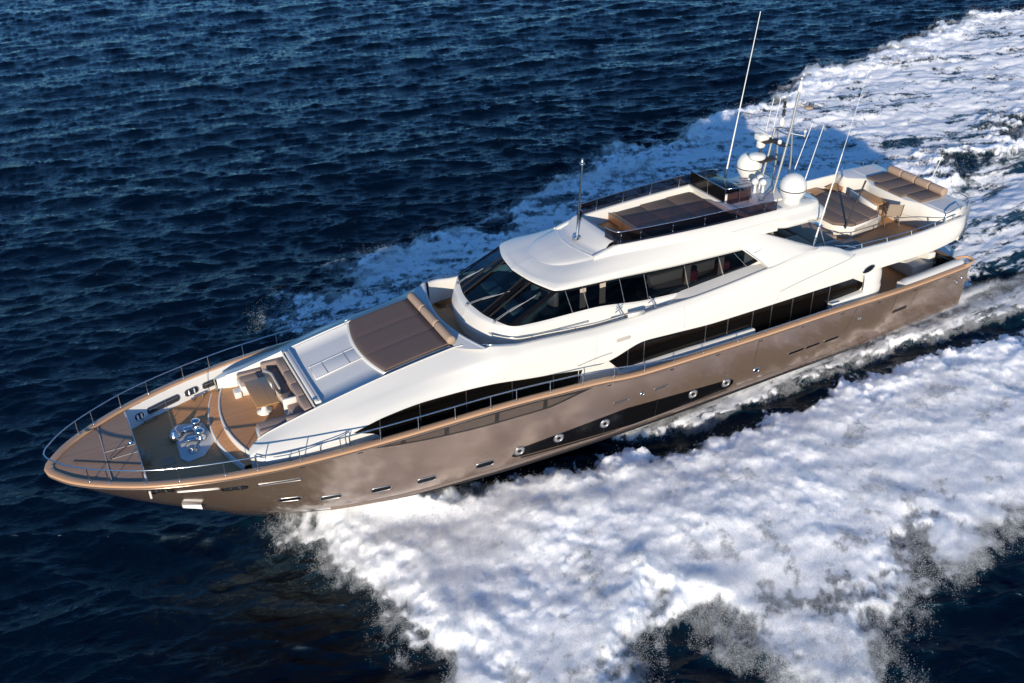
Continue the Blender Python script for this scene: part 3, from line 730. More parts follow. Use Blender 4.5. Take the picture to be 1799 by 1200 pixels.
    for t in tr:
        p = BULG(t); P.append((p[0]-.05*(t < .2), p[1]-.07, p[2]+.19))
    r.tube([(P[0][0]+.04, P[0][1]+.1, P[0][2]-.03)]+P, .014, 6)
    for i in (0, 9, 17, 25): r.tube([P[i], (P[i][0], P[i][1]+.06, P[i][2]-.06)], .012, 6)
    r.build('grab_rail', 'steel', YACHT)
    for y0, x1, y1 in ((.10, 14.45, -.62), (-1.42, 14.90, -1.62), (1.5, 14.5, 1.25)):
        w = MB(); t0 = find_t(LIP, 1, abs(y0)); p = LIP(t0); A = Vector((p[0]+.06, y0, p[2]+.06))
        t1 = find_t(WB, 1, abs(y1)*.98); a, b = WB(t1), BR(find_t(BR, 1, abs(y1)*.92)); k = (x1-a[0])/(b[0]-a[0]); e = a+(b-a)*k; B = Vector((e[0], y1, e[2]+.07))
        w.tube([A, A.lerp(B, .5)+Vector((0, 0, .05)), B], .010, 6); w.tube([A+Vector((.03, .09, 0)), A.lerp(B, .55)+Vector((0, .05, .05)), B], .008, 6)
        w.lathe([(0, .06), (.04, .05), (.05, -.03)], A, 10); w.tube([A.lerp(B, .45)+Vector((0, 0, .02)), B+(B-A)*.22+Vector((0, 0, .005))], .012, 5)
        w.build('windscreen_wiper', 'grey', YACHT)
wheelhouse()
def wheelhouse_inside():
    m = MB(); rows = []
    for t in np.linspace(0, T_WB*.97, 14):
        a = WB(t); b = np.array([15.2, a[1]*.8, 5.62]); rows.append([a+np.array([.08, .03*(t > .1), -.05]), (a*.5+b*.5)+np.array([0, 0, .0]), b, b+np.array([0, 0, -.9])])
    m.grid(rows).mirror(); m.build('dashboard', 'dark', YACHT)
    m = MB()
    m.box(14.5, 15.0, -1.25, -.35, 5.62, 5.78, .03); m.box(14.5, 15.0, .25, 1.15, 5.62, 5.78, .03); m.build('instrument_panel', 'grey', YACHT)
    m = MB(); m.box(13.6, 24, -1.95, 1.95, 4.74, 4.76); m.build('wheelhouse_sole', 'interior', YACHT)
    m = MB(); m.box(16.3, 24, .3, .4, 4.76, 6.5); m.build('cabin_partition', 'dark', YACHT)
    for y in (-.9, .3, 1.2):
        s = MB(); s.box(15.7, 16.2, y-.26, y+.26, 5.1, 5.35, .06); s.box(16.12, 16.3, y-.26, y+.26, 5.3, 6.05, .06); s.box(15.9, 16.05, y-.06, y+.06, 4.76, 5.1); s.build('helm_seat', 'leather', YACHT)
    s = MB(); s.box(20.0, 23.2, -1.75, -.9, 4.76, 5.25, .06); s.box(20.0, 23.2, -1.1, -.8, 5.2, 5.6, .06); s.build('cabin_sofa', 'leather', YACHT)
    for x in (21.0, 22.4):
        s = MB(); s.box(x, x+.55, -1.75, -1.55, 5.35, 5.75, .06); s.build('striped_cushion', 'red', YACHT)
    for x in (16.6, 17.35, 20.78, 22.2):
        s = MB(); s.box(x, x+.22, -1.99, -1.96, 5.5, 6.45); s.build('curtain', 'curtain', YACHT)
wheelhouse_inside()

# ---- roof shell
ZC = pchip([15.22, 15.6, 16.2, 17.0, 17.27, 17.7, 18.3, 19], [6.66, 6.79, 6.93, 7.06, 7.10, 7.14, 7.18, 7.2])
E1 = curve3([(15.13, 0, 6.66), (15.25, -.87, 6.66), (15.48, -1.57, 6.65), (15.70, -1.95, 6.64), (16.1, -2.03, 6.63), (16.75, -2.04, 6.60), (18.4, -2.06, 6.55), (20.5, -2.09, 6.45), (22.2, -2.12, 6.42), (23.15, -2.13, 6.40)])
E2 = curve3([(15.40, 0, 6.76), (15.50, -.82, 6.76), (15.76, -1.42, 6.78), (16.05, -1.72, 6.79), (16.5, -1.83, 6.80), (17.0, -1.86, 6.80), (18.4, -1.93, 6.80), (20.5, -2.02, 6.78), (22.2, -2.08, 6.76), (23.15, -2.10, 6.75)])
E3 = curve3([(15.95, 0, 6.885), (16.05, -.50, 6.885), (16.25, -.82, 6.89), (16.55, -1.05, 6.92), (16.95, -1.20, 6.96), (17.4, -1.30, 7.0), (18.4, -1.50, 7.07), (20.5, -1.76, 7.08), (22.2, -1.92, 7.06), (23.15, -1.96, 7.05)])
RIM = pchip([18.3, 18.6, 21.5, 23, 24.66, 25.2], [1.30, 1.34, 1.62, 1.69, 1.73, 1.73]); RIMZ = 7.33
def roof():
    m = MB(); rows = []
    T = np.r_[np.linspace(0, .30, 36), np.linspace(.32, 1, 44)]
    for t in T:
        a, b, c, d = BR(t), E1(t), E2(t), E3(t); tgt = min(float(d[0]), 17.9)
        C = crom([a+(b-a)*.1, b, b*.45+c*.55+np.array([0, -.03*(t > .15), .02]), c, c*.5+d*.5+np.array([0, 0, .012]), d], 3)
        rows.append([a]+C)
    m.grid(rows)
    # crown of the forward roof between the ridge line and the centre line
    f = []
    for t in np.linspace(0, find_t2(E3, 18.3), 26):
        d = E3(t); x = d[0]; zc = float(ZC(x)); k = abs(d[1])/1.5
        pl = .035*float(sst(15.9, 16.7, x)); f.append([np.array([x, d[1]*u, d[2]*(u*u)+(zc)*(1-u*u)+pl*e]) for u, e in ((1, 0), (.97, .15), (.93, .75), (.89, 1), (.7, 1), (.4, .8), (0, .6))])
    m.grid(f)
    # coaming along the sundeck: up to the rim, over and down inside
    r = []
    for x in np.linspace(17.5, 25.0, 40):
        t = find_t2(E3, x); d = E3(t); 
        if x > 23.1: d = np.array([x, -1.96+.03*(x-23.1)*0, 7.05])
        up = min(1, max(0, (x-17.5)/.9)); yr = -(float(RIM(max(18.3, x)))); zr = 7.10+(RIMZ-7.10)*up
        yo = yr-.05
        r.append([d, (x, d[1]*.55+yo*.45-.02, d[2]*.5+zr*.5), (x, yo-.01, zr-.025), (x, yo+.015, zr), (x, yr+.12, zr), (x, yr+.14, zr-.03), (x, yr+.15, 6.80)])
    m.grid(r)
    m.mirror()
    # step ridge and cowl in front of the sundeck
    def arcx(y): return 17.2+.22*y*y
    ys = np.linspace(-1.22, 1.22, 21); g = []
    for y in ys:
        x = arcx(y); z = float(ZC(x))*(1-(y/1.5)**2)+float(E3(find_t2(E3, min(x, 18.2)))[2])*(y/1.5)**2; e = 1-.25*(y/1.22)**4
        g.append([(x-.10, y, z-.03), (x-.03, y, z+.015), (x+.02, y, z+.03), (x+.10, y, z+.03), (x+.13, y, z+.015), (x+.45, y*.99, 7.19), (18.12+.10*y*y*.3, y*.985, 7.34+.05*e), (18.36, y*.98, 7.40+.05*e), (18.44, y*.97, 7.40+.04*e), (18.48, y*.97, 7.30), (18.50, y*.97, 6.80)])
    m.grid(g)
    m.build('wheelhouse_roof', 'white', YACHT)
def find_t2(C, x):
    lo, hi = 0.0, 1.0
    for _ in range(50):
        mid = (lo+hi)/2
        if C(mid)[0] < x: lo = mid
        else: hi = mid
    return lo
roof()
# flank panel running from the roof edge down to the aft bulwark
def flank():
    for s in (-1, 1):
        m = MB()
        Q = [[(22.7, 2.0, 7.03), (22.95, 2.13, 6.42), (23.12, 2.10, 6.30), (23.45, 2.40, 6.02), (23.75, 2.74, 5.74)],
             [(23.4, 2.02, 6.86), (23.7, 2.16, 6.62), (24.0, 2.30, 6.36), (24.3, 2.55, 6.07), (24.6, 2.79, 5.81)],
             [(24.1, 1.98, 6.66), (24.35, 2.12, 6.52), (24.65, 2.32, 6.35), (24.95, 2.58, 6.13), (25.25, 2.80, 5.90)],
             [(24.9, 2.26, 6.36), (25.05, 2.34, 6.30), (25.35, 2.50, 6.18), (25.65, 2.66, 6.07), (25.95, 2.79, 5.98)],
             [(26.05, 2.68, 5.93), (26.05, 2.70, 5.94), (26.1, 2.73, 5.95), (26.12, 2.76, 5.95), (26.15, 2.79, 5.95)]]
        m.grid([[(p[0], s*p[1], p[2]) for p in r] for r in Q], smooth=True)
        m.grid([[(p[0], s*(p[1]-.12), p[2]) for p in (r[0],)]+[(r[0][0], s*r[0][1], r[0][2])] for r in Q[1:]])
        m.grid([[(r[0][0], s*(r[0][1]-.12), r[0][2]), (r[0][0]-.02, s*(r[0][1]-.12), min(r[0][2]-.5, 5.3)), (r[0][0], s*(r[0][1]-.1), 4.5)] for r in Q[1:]])
        m.add([(22.6, s*1.99, 7.06), (24.7, s*1.97, 7.08), (24.7, s*1.97, 6.63), (24.1, s*1.99, 6.655), (23.4, s*2.01, 6.855), (22.7, s*1.995, 7.03)], [(0, 1, 2, 3, 4, 5)], False)
        m.build('side_flank', 'white', YACHT)
    g = MB(); g.tube([(23.15, -2.20, 6.33), (23.55, -2.50, 5.98), (23.8, -2.77, 5.72)], .012, 5); g.build('panel_joint', 'groove', YACHT)
    g = MB(); g.tube([(23.45, -2.32, 6.20), (24.4, -2.27, 6.40), (24.95, -2.245, 6.375)], .006, 5); g.build('panel_joint', 'groove', YACHT)
    g = MB(); g.tube([(23.8, -2.795, 5.735), (24.8, -2.80, 5.845), (25.95, -2.795, 5.985)], .006, 5); g.build('panel_joint', 'groove', YACHT)
    g = MB(); P = []
    for x in np.linspace(24.2, 27.75, 22):
        z = float(np.interp(x, [24.2, 25.0, 27.75], [4.83, 4.98, 5.36])); P.append((x, -side_y(x, z)-.004, z))
    g.tube(P, .012, 5); g.build('panel_joint', 'groove', YACHT)
flank()
def sundeck():
    m = MB(); rows = []
    m.grid([[(x, y, 6.82) for y in (-1.75, 0, 1.75)] for x in (18.4, 25)]); m.build('sundeck_sole', 'teak', YACHT)
    m = MB(); m.grid([[(23.55, y, z) for y in (-1.75, 1.75)] for z in (6.8, 7.34)]); m.box(23.40, 23.62, -1.66, 1.66, 7.27, 7.36, .02); m.build('sundeck_bulkhead', 'white', YACHT)
    m = MB(); m.box(18.55, 19.0, -1.2, 1.2, 6.82, 7.02, .03); m.build('sundeck_bench', 'deck', YACHT)
    m = MB(); m.box(18.75, 18.95, .35, .75, 7.02, 7.10, .02); m.build('bench_hatch', 'leather', YACHT)
    # smoked acrylic screens: forward corner to abaft the console, each side, panels between stanchions
    for s in (-1, 1):
        path = [(18.24, .78), (18.28, 1.05), (18.36, 1.28), (18.55, 1.355)]+[(x, float(RIM(x))+.02) for x in np.linspace(18.9, 24.75, 24)]
        P = [Vector((x, s*y, 0)) for x, y in path]
        def zt(x): return 7.76 if x < 23.2 else 7.76-.02*(x-23.2)+.02*math.sin(x)
        def zb(x): return 7.325 if x > 18.45 else 7.31
        st = [18.24, 18.52, 19.25, 20.45, 21.7, 23.0, 24.2, 24.75]
        for a, b in zip(st, st[1:]):
            seg = [p for p in P if a-1e-6 <= p.x <= b+1e-6]
            ya = np.interp([a, b], [p.x for p in P], [p.y for p in P])
            seg = [Vector((a+.008, ya[0], 0))]+[p for p in seg if a+.02 < p.x < b-.02]+[Vector((b-.008, ya[1], 0))]
            g = MB(); lo = [(p.x, p.y, zb(p.x)) for p in seg]; hi = [(p.x+.03, p.y-s*.04, zt(p.x)-(.10*max(0, (p.x-24.3)/.45)**2)) for p in seg]
            g.grid([lo, hi])
            sc = g.build('wind_screen_panel', 'smoke', YACHT)
            c = MB(); c.tube(hi, .016, 6); c.build('top_rail', 'steel', sc)
        for x in st[1:]:
            y = float(np.interp(x, [p.x for p in P], [p.y for p in P])); g = MB()
            g.tube([(x, y-s*.02, 7.28), (x+.03, y-s*.055, zt(x)-.01)], .016, 6); 
            for h in (.12, .32): g.lathe([(0, .016), (.02, .012), (.022, 0)], (x, y+s*.005, 7.33+h), 8)
            g.build('stanchion', 'steel', YACHT)
    # console with its own screen
    c = MB(); c.box(23.60, 24.62, -.30, 1.62, 6.8, 7.58, .05); cc = c.build('helm_console', 'white', YACHT)
    g = MB(); g.grid([[(23.52, y, 7.30), (23.50, y, 7.86)] for y in (-.36, 1.66)]); g.grid([[(23.51, y, 7.30), (23.49, y, 7.86)] for y in (-.36, 1.66)]); g.build('console_screen', 'black', cc)
    g = MB(); g.box(23.66, 24.5, -.22, 1.55, 7.585, 7.62, .01); g.build('instrument_panel', 'black', cc)
    g = MB(); g.tube([(23.50, 1.66, 7.88), (23.50, -.40, 7.88), (24.05, -.52, 7.88), (24.62, -.52, 7.80)], .02, 8)
    for x, y in ((23.5, .6), (23.5, -.40), (24.62, -.52), (24.05, -.52)): g.tube([(x, y, 7.88 if x < 24.5 else 7.8), (x, y, 7.3)], .016, 6)
    g.build('console_rail', 'steel', cc)
    g = MB(); g.grid([[(x, -.50, 7.3), (x, -.50, 7.84)] for x in (23.55, 24.6)]); g.build('side_screen', 'smoke', cc)
sundeck()

# ---- hardtop carrying domes and mast
def hardtop():
    base = [(24.6, -1.80), (25.2, -2.0), (26.3, -2.02), (26.85, -1.92), (27.12, -1.66), (27.26, -1.2), (27.33, -.6), (27.35, 0)]
    C = curve3([(x, y, 0) for x, y in [(23.6, -1.93)]+base])
    n = 60; rings = []
    for inset, z in ((.35, 6.62), (.08, 6.60), (.0, 6.66), (-.02, 6.80), (.03, 6.88), (.20, 6.98), (.26, 7.06), (.28, 7.16), (.34, 7.205), (.6, 7.22), (1.0, 7.235)):
        row = []
        for t in np.linspace(0, 1, n):
            p = C(t); q = C(min(1, t+.002)); o = C(max(0, t-.002)); d = np.array([q[0]-o[0], q[1]-o[1]]); d /= np.linalg.norm(d); nn = np.array([-d[1], d[0]])
            if nn[1]*p[1] > 0 and t < .6: nn = -nn
            if t >= .6 and nn[0] > 0: nn = -nn
            y = min(0, p[1]+nn[1]*inset) if t < 1 else 0
            row.append((p[0]+nn[0]*inset, y, z-.12*max(0, (24.3-p[0]))*0))
        rings.append(row)
    m = MB(); m.grid(rings)
    top = rings[-1]; m.grid([[p, (p[0], p[1]*.5, p[2]+.012), (p[0], 0, p[2]+.015)] for p in top])
    bot = rings[0]; m.grid([[p, (p[0], 0, p[2])] for p in bot])
    m.mirror()
    # raised moulding in the middle, and the front slope behind the console
    m.prism([(24.7, -.95), (26.0, -1.0), (26.6, -.7), (26.6, .7), (26.0, 1.0), (24.7, .95)], 7.2, 7.29, .05, 3)
    m.grid([[(24.55, y, 7.36), (24.8, y, 7.26), (25.1, y, 7.23)] for y in np.linspace(-1.7, 1.7, 7)])
    m.grid([[(24.55, y, 6.8), (24.55, y, 7.37)] for y in (-1.75, -.5)])
    m.build('hardtop', 'white', YACHT)
hardtop()
def domes():
    for y in (1.22, -1.22):
        c = (25.88, y, 0); d = MB()
        R_ = .475; prof = [(0, 7.80+R_)]+[(R_*math.sin(a), 7.80+R_*math.cos(a)) for a in np.linspace(.15, 1.52, 14)]+[(R_, 7.74)]
        d.lathe(prof, c, 32); o = d.build('satellite_dome', 'dome', YACHT)
        b = MB(); b.lathe([(R_, 7.74), (R_+.008, 7.735), (R_+.008, 7.71), (R_, 7.70)], c, 32); b.build('black_band', 'rubber', o)
        b = MB(); b.lathe([(R_, 7.70), (R_-.01, 7.62), (R_-.05, 7.56), (R_-.06, 7.50), (R_-.14, 7.40), (R_-.16, 7.33), (R_-.16, 7.22)], c, 32); b.build('pedestal', 'dome', o)
domes()
def mast():
    r = bpy.data.objects.new('radar_mast', None); COL.objects.link(r); r.parent = YACHT
    def part(m, n, mat): return m.build(n, mat, r)
    lp = [(25.75, -.38, 7.25), (26.02, -.38, 8.6), (26.22, -.38, 9.7), (26.30, -.38, 10.4), (26.38, -.38, 10.95)]
    ls = [(25.75, .38, 7.25), (26.02, .38, 8.6), (26.16, .38, 9.45)]
    for P, rr in ((lp, .045), (ls, .045)):
        m = MB(); m.tube(P, rr, 8); part(m, 'mast_leg', 'alu')
    for y in (.38, -.38):
        m = MB(); m.tube([(26.35, y, 7.25), (26.40, y, 8.4), (26.30, y, 9.4)], .032, 8); part(m, 'mast_leg', 'alu')
    for z, x in ((7.75, 25.86), (8.15, 25.94), (8.55, 26.02), (8.98, 26.1), (9.38, 26.16)):
        m = MB(); m.tube([(x, -.38, z), (x, .38, z)], .025, 6)
        for y in (-.38, .38): m.tube([(x, y, z), (26.36, y, z-.02)], .02, 6)
        part(m, 'rung', 'steeldull')
    for s in (-1, 1):
        m = MB(); m.tube([(24.9, s*.75, 7.33), (25.75, s*.38, 7.45)], .03, 6); m.box(24.8, 25.0, s*.75-.05, s*.75+.05, 7.29, 7.35); part(m, 'mast_foot', 'steeldull')
    m = MB(); m.box(25.35, 26.1, .0, .36, 8.34, 8.39, .01); part(m, 'radar_platform', 'dark')
    m = MB(); m.lathe([(0, .21), (.12, .205), (.26, .17), (.31, .11), (.31, .05), (.27, 0), (0, 0)], (25.45, .36, 8.40), 24); part(m, 'radar_dome', 'dome')
    m = MB(); m.box(25.5, 26.1, .05, .55, 9.02, 9.05, .01); m.tube([(25.62, .42, 8.6), (25.62, .42, 9.05)], .05, 8); part(m, 'radar_platform', 'dark')
    m = MB(); m.lathe([(0, 0), (.12, .0), (.16, .06), (.17, .20), (.14, .26), (.0, .27)], (25.62, .42, 8.78), 16); m.box(25.42, 25.60, .25, .45, 8.82, 8.98, .02); part(m, 'thermal_camera', 'dome')
    m = MB(); m.box(25.40, 25.84, .22, .62, 9.06, 9.30, .07, 3); g = part(m, 'scanner_gearbox', 'dome')
    m = MB(); m.box(-.09, .09, -.85, .85, 0, .12, .04, 3, M4=Matrix.Translation((25.62, .42, 9.33)) @ Matrix.Rotation(rad(-8), 4, 'Z') @ Matrix.Scale(.62, 4)); part(m, 'open_array', 'dome')
    m = MB(); m.box(25.9, 26.28, -.42, .42, 8.98, 9.0, .004); part(m, 'shelf', 'dark')
    m = MB(); m.lathe([(0, .0), (.07, .02), (.08, .1), (.05, .16), (0, .17)], (26.0, -.12, 9.0), 12); part(m, 'gps_antenna', 'dome')
    m = MB(); m.tube([(26.16, .38, 9.45), (26.1, .05, 9.55), (26.22, -.38, 9.62)], .022, 6); part(m, 'rung', 'steeldull')
    m = MB(); m.lathe([(0, .34), (.06, .30), (.10, .20), (.10, .08), (.06, 0), (0, 0)], (26.12, 0.02, 9.6), 14); part(m, 'light_housing', 'dome')
    m = MB(); m.tube([(26.12, .02, 9.6), (26.16, .02, 10.5)], .02, 6)
    for z in (10.0, 10.30): m.lathe([(0, 0), (.075, .0), (.075, .02), (.055, .03), (.055, .17), (.075, .18), (.075, .2), (0, .2)], (26.15, .02, z), 12)
    part(m, 'navigation_light', 'rubber')
    m = MB(); m.lathe([(.10, 0), (.09, .05), (.05, .22), (.035, .36), (0, .37)], (26.40, -.38, 10.95), 12); m.lathe([(0, .1), (.05, .05), (0, 0)], (26.41, -.38, 11.34), 10); part(m, 'masthead_light', 'dome')
    m = MB(); m.tube([(26.30, -.38, 10.45), (26.45, -.72, 10.45)], .02, 6); m.lathe([(.05, -.05), (.16, .0), (.15, .05), (.06, .06)], (26.48, -.82, 10.45), 18, ); part(m, 'loudhailer', 'tan')
    m = MB(); m.lathe([(0, .12), (.06, .1), (.06, .06), (.025, .03), (.025, -.14), (0, -.14)], (26.45, -.85, 9.55), 10); m.tube([(26.2, -.38, 9.45), (26.45, -.85, 9.45)], .015, 5); part(m, 'gps_antenna', 'dome')
    for x, y, z0, z1, dx in ((25.9, .62, 9.0, 10.45, .25), (26.1, .42, 9.4, 10.5, .2)):
        m = MB(); m.tube([(x, y, z0), (x+dx, y, z1)], .014, 6); part(m, 'whip_aerial', 'dome')
    for x, y, s in ((25.35, -.25, 1), (25.15, -.05, 1), (25.55, .15, .9)):
        m = MB(); m.tube([(x, y, 7.25), (x, y, 7.62)], .05, 8); m.lathe([(0, .2), (.1, .16), (.13, .08), (.12, -.04), (.06, -.1)], (x-.05, y-.05, 7.72), 14, Matrix.Rotation(rad(-50), 4, 'Y') @ Matrix.Rotation(rad(25), 4, 'X')); part(m, 'searchlight', 'dome')
    # horns
    # tall whips at the sides of the superstructure
    def whip(name, a, b, r0, r1, base=True):
        m = MB(); A, B = Vector(a), Vector(b); K = A.lerp(B, .5); m.tube([A, K], r0, 8, r1=r0*.6); m.tube([K, B], max(r1*1.3, r0*.3), 8, r1=r1); o = m.build(name, 'dome', YACHT)
        q = MB(); q.tube([A-(B-A).normalized()*.1, A+(B-A).normalized()*.28], r0*1.7, 8); q.build('base_ferrule', 'steel', o)
        return o
    whip('whip_aerial', (25.35, 1.90, 7.22), (26.21, 1.9, 13.24), .034, .014)
    o = whip('whip_aerial', (25.95, -2.55, 6.05), (27.38, -2.5, 12.55), .032, .004)
    q = MB(); q.tube([(26.08, -2.55, 6.75), (26.55, -2.55, 5.72)], .03, 8); q.box(26.0, 26.2, -2.62, -1.9, 6.72, 6.76, .01); q.build('stay_bracket', 'steel', o)
    whip('whip_aerial', (27.6, 1.0, 6.2), (28.55, 1.0, 9.0), .030, .012)
    whip('whip_aerial', (27.7, .35, 6.2), (28.5, .35, 9.15), .030, .012)
mast()
def forestaff():
    m = MB(); m.tube([(17.63, 0, 7.15), (17.70, 0, 8.4), (17.80, 0, 9.85)], .042, 10, r1=.03); o = m.build('masthead_pole', 'steel', YACHT)
    q = MB(); q.lathe([(0, 0), (.10, 0), (.10, .03), (.05, .04), (.05, .12), (.03, .2), (0, .2)], (17.8, 0, 9.82), 12); q.build('anchor_light', 'steeldull', o)
    q = MB(); q.box(17.5, 17.58, -.10, .10, 7.12, 7.30, .01); q.box(17.6, 17.75, -.12, .12, 7.10, 7.20, .02); q.box(17.62, 17.68, -.16, .16, 7.24, 7.30); q.build('hinge_bracket', 'steel', o)
forestaff()

# ---- aft upper deck
def aftdeck():
    m = MB(); m.grid([[(x, y, 4.8) for y in (-2.78, 0, 2.78)] for x in (23.6, 33.4)]); m.build('upper_deck_sole', 'teak', YACHT)
    m = MB(); m.box(24.55, 24.65, -1.85, 1.85, 4.5, 6.6); m.build('aft_bulkhead', 'interior', YACHT)
    m = MB(); m.box(24.66, 24.69, -1.5, 1.4, 4.52, 6.5); m.build('sliding_door', 'mainglass', YACHT)
    # handrail over the coaming
    for s in (-1, 1):
        r = MB(); P = []
        for x in np.linspace(27.3, 32.9, 18): P.append((x, s*(float(S4y(x))-.13), float(S4z(x))+.16))
        r.tube(P, .018, 6)
        for x in (28.2, 29.4, 30.6, 31.8, 32.8): r.tube([(x, s*(float(S4y(x))-.13), float(S4z(x))+.16), (x, s*(float(S4y(x))-.08), float(S4z(x)))], .024, 6)
        r.build('hand_rail', 'steel', YACHT)
        r = MB(); r.tube([(26.9, s*2.62, 5.78), (27.5, s*2.66, 5.66), (27.9, s*2.70, 5.50)], .02, 6); r.build('grab_rail', 'steel', YACHT)
        r = MB()
        for x in (32.6, 33.2): pass
        P = [(32.3, s*2.78, 5.5), (32.35, s*2.80, 5.92), (32.7, s*2.82, 6.0), (33.3, s*2.60, 5.98), (33.35, s*2.55, 5.55)]
        r.tube([P[0]]+[Vector(c) for c in crom(P[1:4], 5)]+[P[4]], .02, 8); r.build('hoop_rail', 'steel', YACHT)
    r = MB()
    for s in (-1, 1):
        P = [(33.8, s*1.55, 5.75), (33.95, s*1.7, 6.02), (33.9, s*2.35, 6.02), (33.7, s*2.55, 5.7)]
        r.tube(crom(P, 5), .018, 6)
    r.build('stern_rail', 'steel', YACHT)
    # locker block across the stern that carries the aft sunbed
    b = MB(); b.prism([(32.40, -2.72), (32.38, -1.47), (32.10, -.9), (32.10, .9), (32.38, 1.47), (31.75, 1.9), (31.85, 2.72), (33.95, 2.55), (34.0, -2.5)], 4.5, 5.80, .06, 3)
    bo = b.build('stern_locker', 'white', YACHT)
    for y0, y1 in ((-2.55, -1.62), (1.65, 2.5)):
        g = MB(); g.box(32.6, 33.6, y0, y1, 5.80, 5.812); g.build('nonskid_panel', 'deck', bo)
    g = MB(); g.box(29.0, 32.2, 2.60, 2.74, 4.8, 5.70, .05); g.build('bulwark_board', 'white', YACHT)
    g = MB(); g.tube([(32.37, -2.7, 5.2), (32.35, -1.47, 5.2), (32.08, -.9, 5.2), (32.08, .9, 5.2)], .006, 5); g.build('door_seam', 'groove', bo)
    # screens and steps by the stair hatch
    g = MB(); g.tube([(34.1, -.1, 5.2), (34.55, -.3, 7.0)], .022, 8, r1=.015); g.build('ensign_staff', 'dome', YACHT)
    # dark support poles that hold the awning
    for a, b_ in (((29.05, -.98, 5.3), (29.72, -.98, 7.14)),):
        p = MB(); p.tube([a, b_], .035, 8); po = p.build('awning_pole', 'dark', YACHT)
    # transom garage body below and cockpit
    m = MB(); m.grid([[(x, y, 2.72) for y in (-3.1, 0, 3.1)] for x in (28.0, 34.2)]); m.build('cockpit_sole', 'teak', YACHT)
    m = MB(); m.prism([(33.3, -1.75), (34.6, -1.75), (35.2, -1.4), (35.5, -.6), (35.5, .6), (35.2, 1.4), (34.6, 1.75), (33.3, 1.75)], .8, 3.05, .08, 3); t = m.build('transom_garage', 'hull', YACHT)
    m = MB(); m.prism([(33.35, -1.65), (34.5, -1.65), (35.0, -1.3), (35.2, 0), (35.0, 1.3), (34.5, 1.65), (33.35, 1.65)], 3.05, 3.12, .03); m.build('garage_top', 'deck', t)
    m = MB(); m.box(32.2, 33.4, -1.9, 1.9, 2.72, 3.25, .06); m.box(33.05, 33.4, -1.9, 1.9, 3.2, 3.62, .06); m.build('cockpit_settee', 'white', YACHT)
    m = MB(); m.tube([(33.5, -1.1, 3.1), (33.4, -1.0, 4.6)], .05, 8); m.build('overhang_pillar', 'dark', YACHT)
    m = MB(); m.box(33.35, 33.42, -2.75, -2.0, 2.75, 3.55, .01); m.build('transom_gate', 'black', YACHT)
    m = MB(); m.box(33.7, 35.8, -2.2, 2.2, 1.45, 1.65, .06); m.build('bathing_platform', 'hull', YACHT)
    # aft mooring bulwark with a broad white inner top
    for s in (-1, 1):
        m = MB(); rows = []
        for x in np.linspace(30.3, 33.6, 14):
            b = float(gb(x)); z = float(gz(x)); e = min(1, (x-30.3)/.25)**.5
            rows.append([(x, s*(b-.19), z+.03), (x, s*(b-.24), z+.045+.05*e), (x, s*(b-.34), z+.05+.08*e), (x, s*(b-.52), z+.05+.08*e), (x, s*(b-.60), z+.05*e), (x, s*(b-.62), 2.72)])
        m.grid(rows); m.add(rows[0], [tuple(range(6))], False); m.build('mooring_bulwark', 'deck', YACHT)  # white bulwark in shade: the greyer deck material puts that shade in
        m = MB(); P = offset = [(33.45, s*3.27, 3.60), (33.9, s*3.26, 3.66), (34.0, s*3.05, 3.70), (33.85, s*2.85, 3.72), (33.45, s*2.78, 3.72)]
        m.tube(crom(P, 5), .05, 8); m.build('quarter_rail', 'cap', YACHT)
    m = MB(); m.box(24.0, 28.9, -2.8, 2.8, 2.72, 4.45); m.build('saloon_aft_face', 'dark', YACHT)
aftdeck()

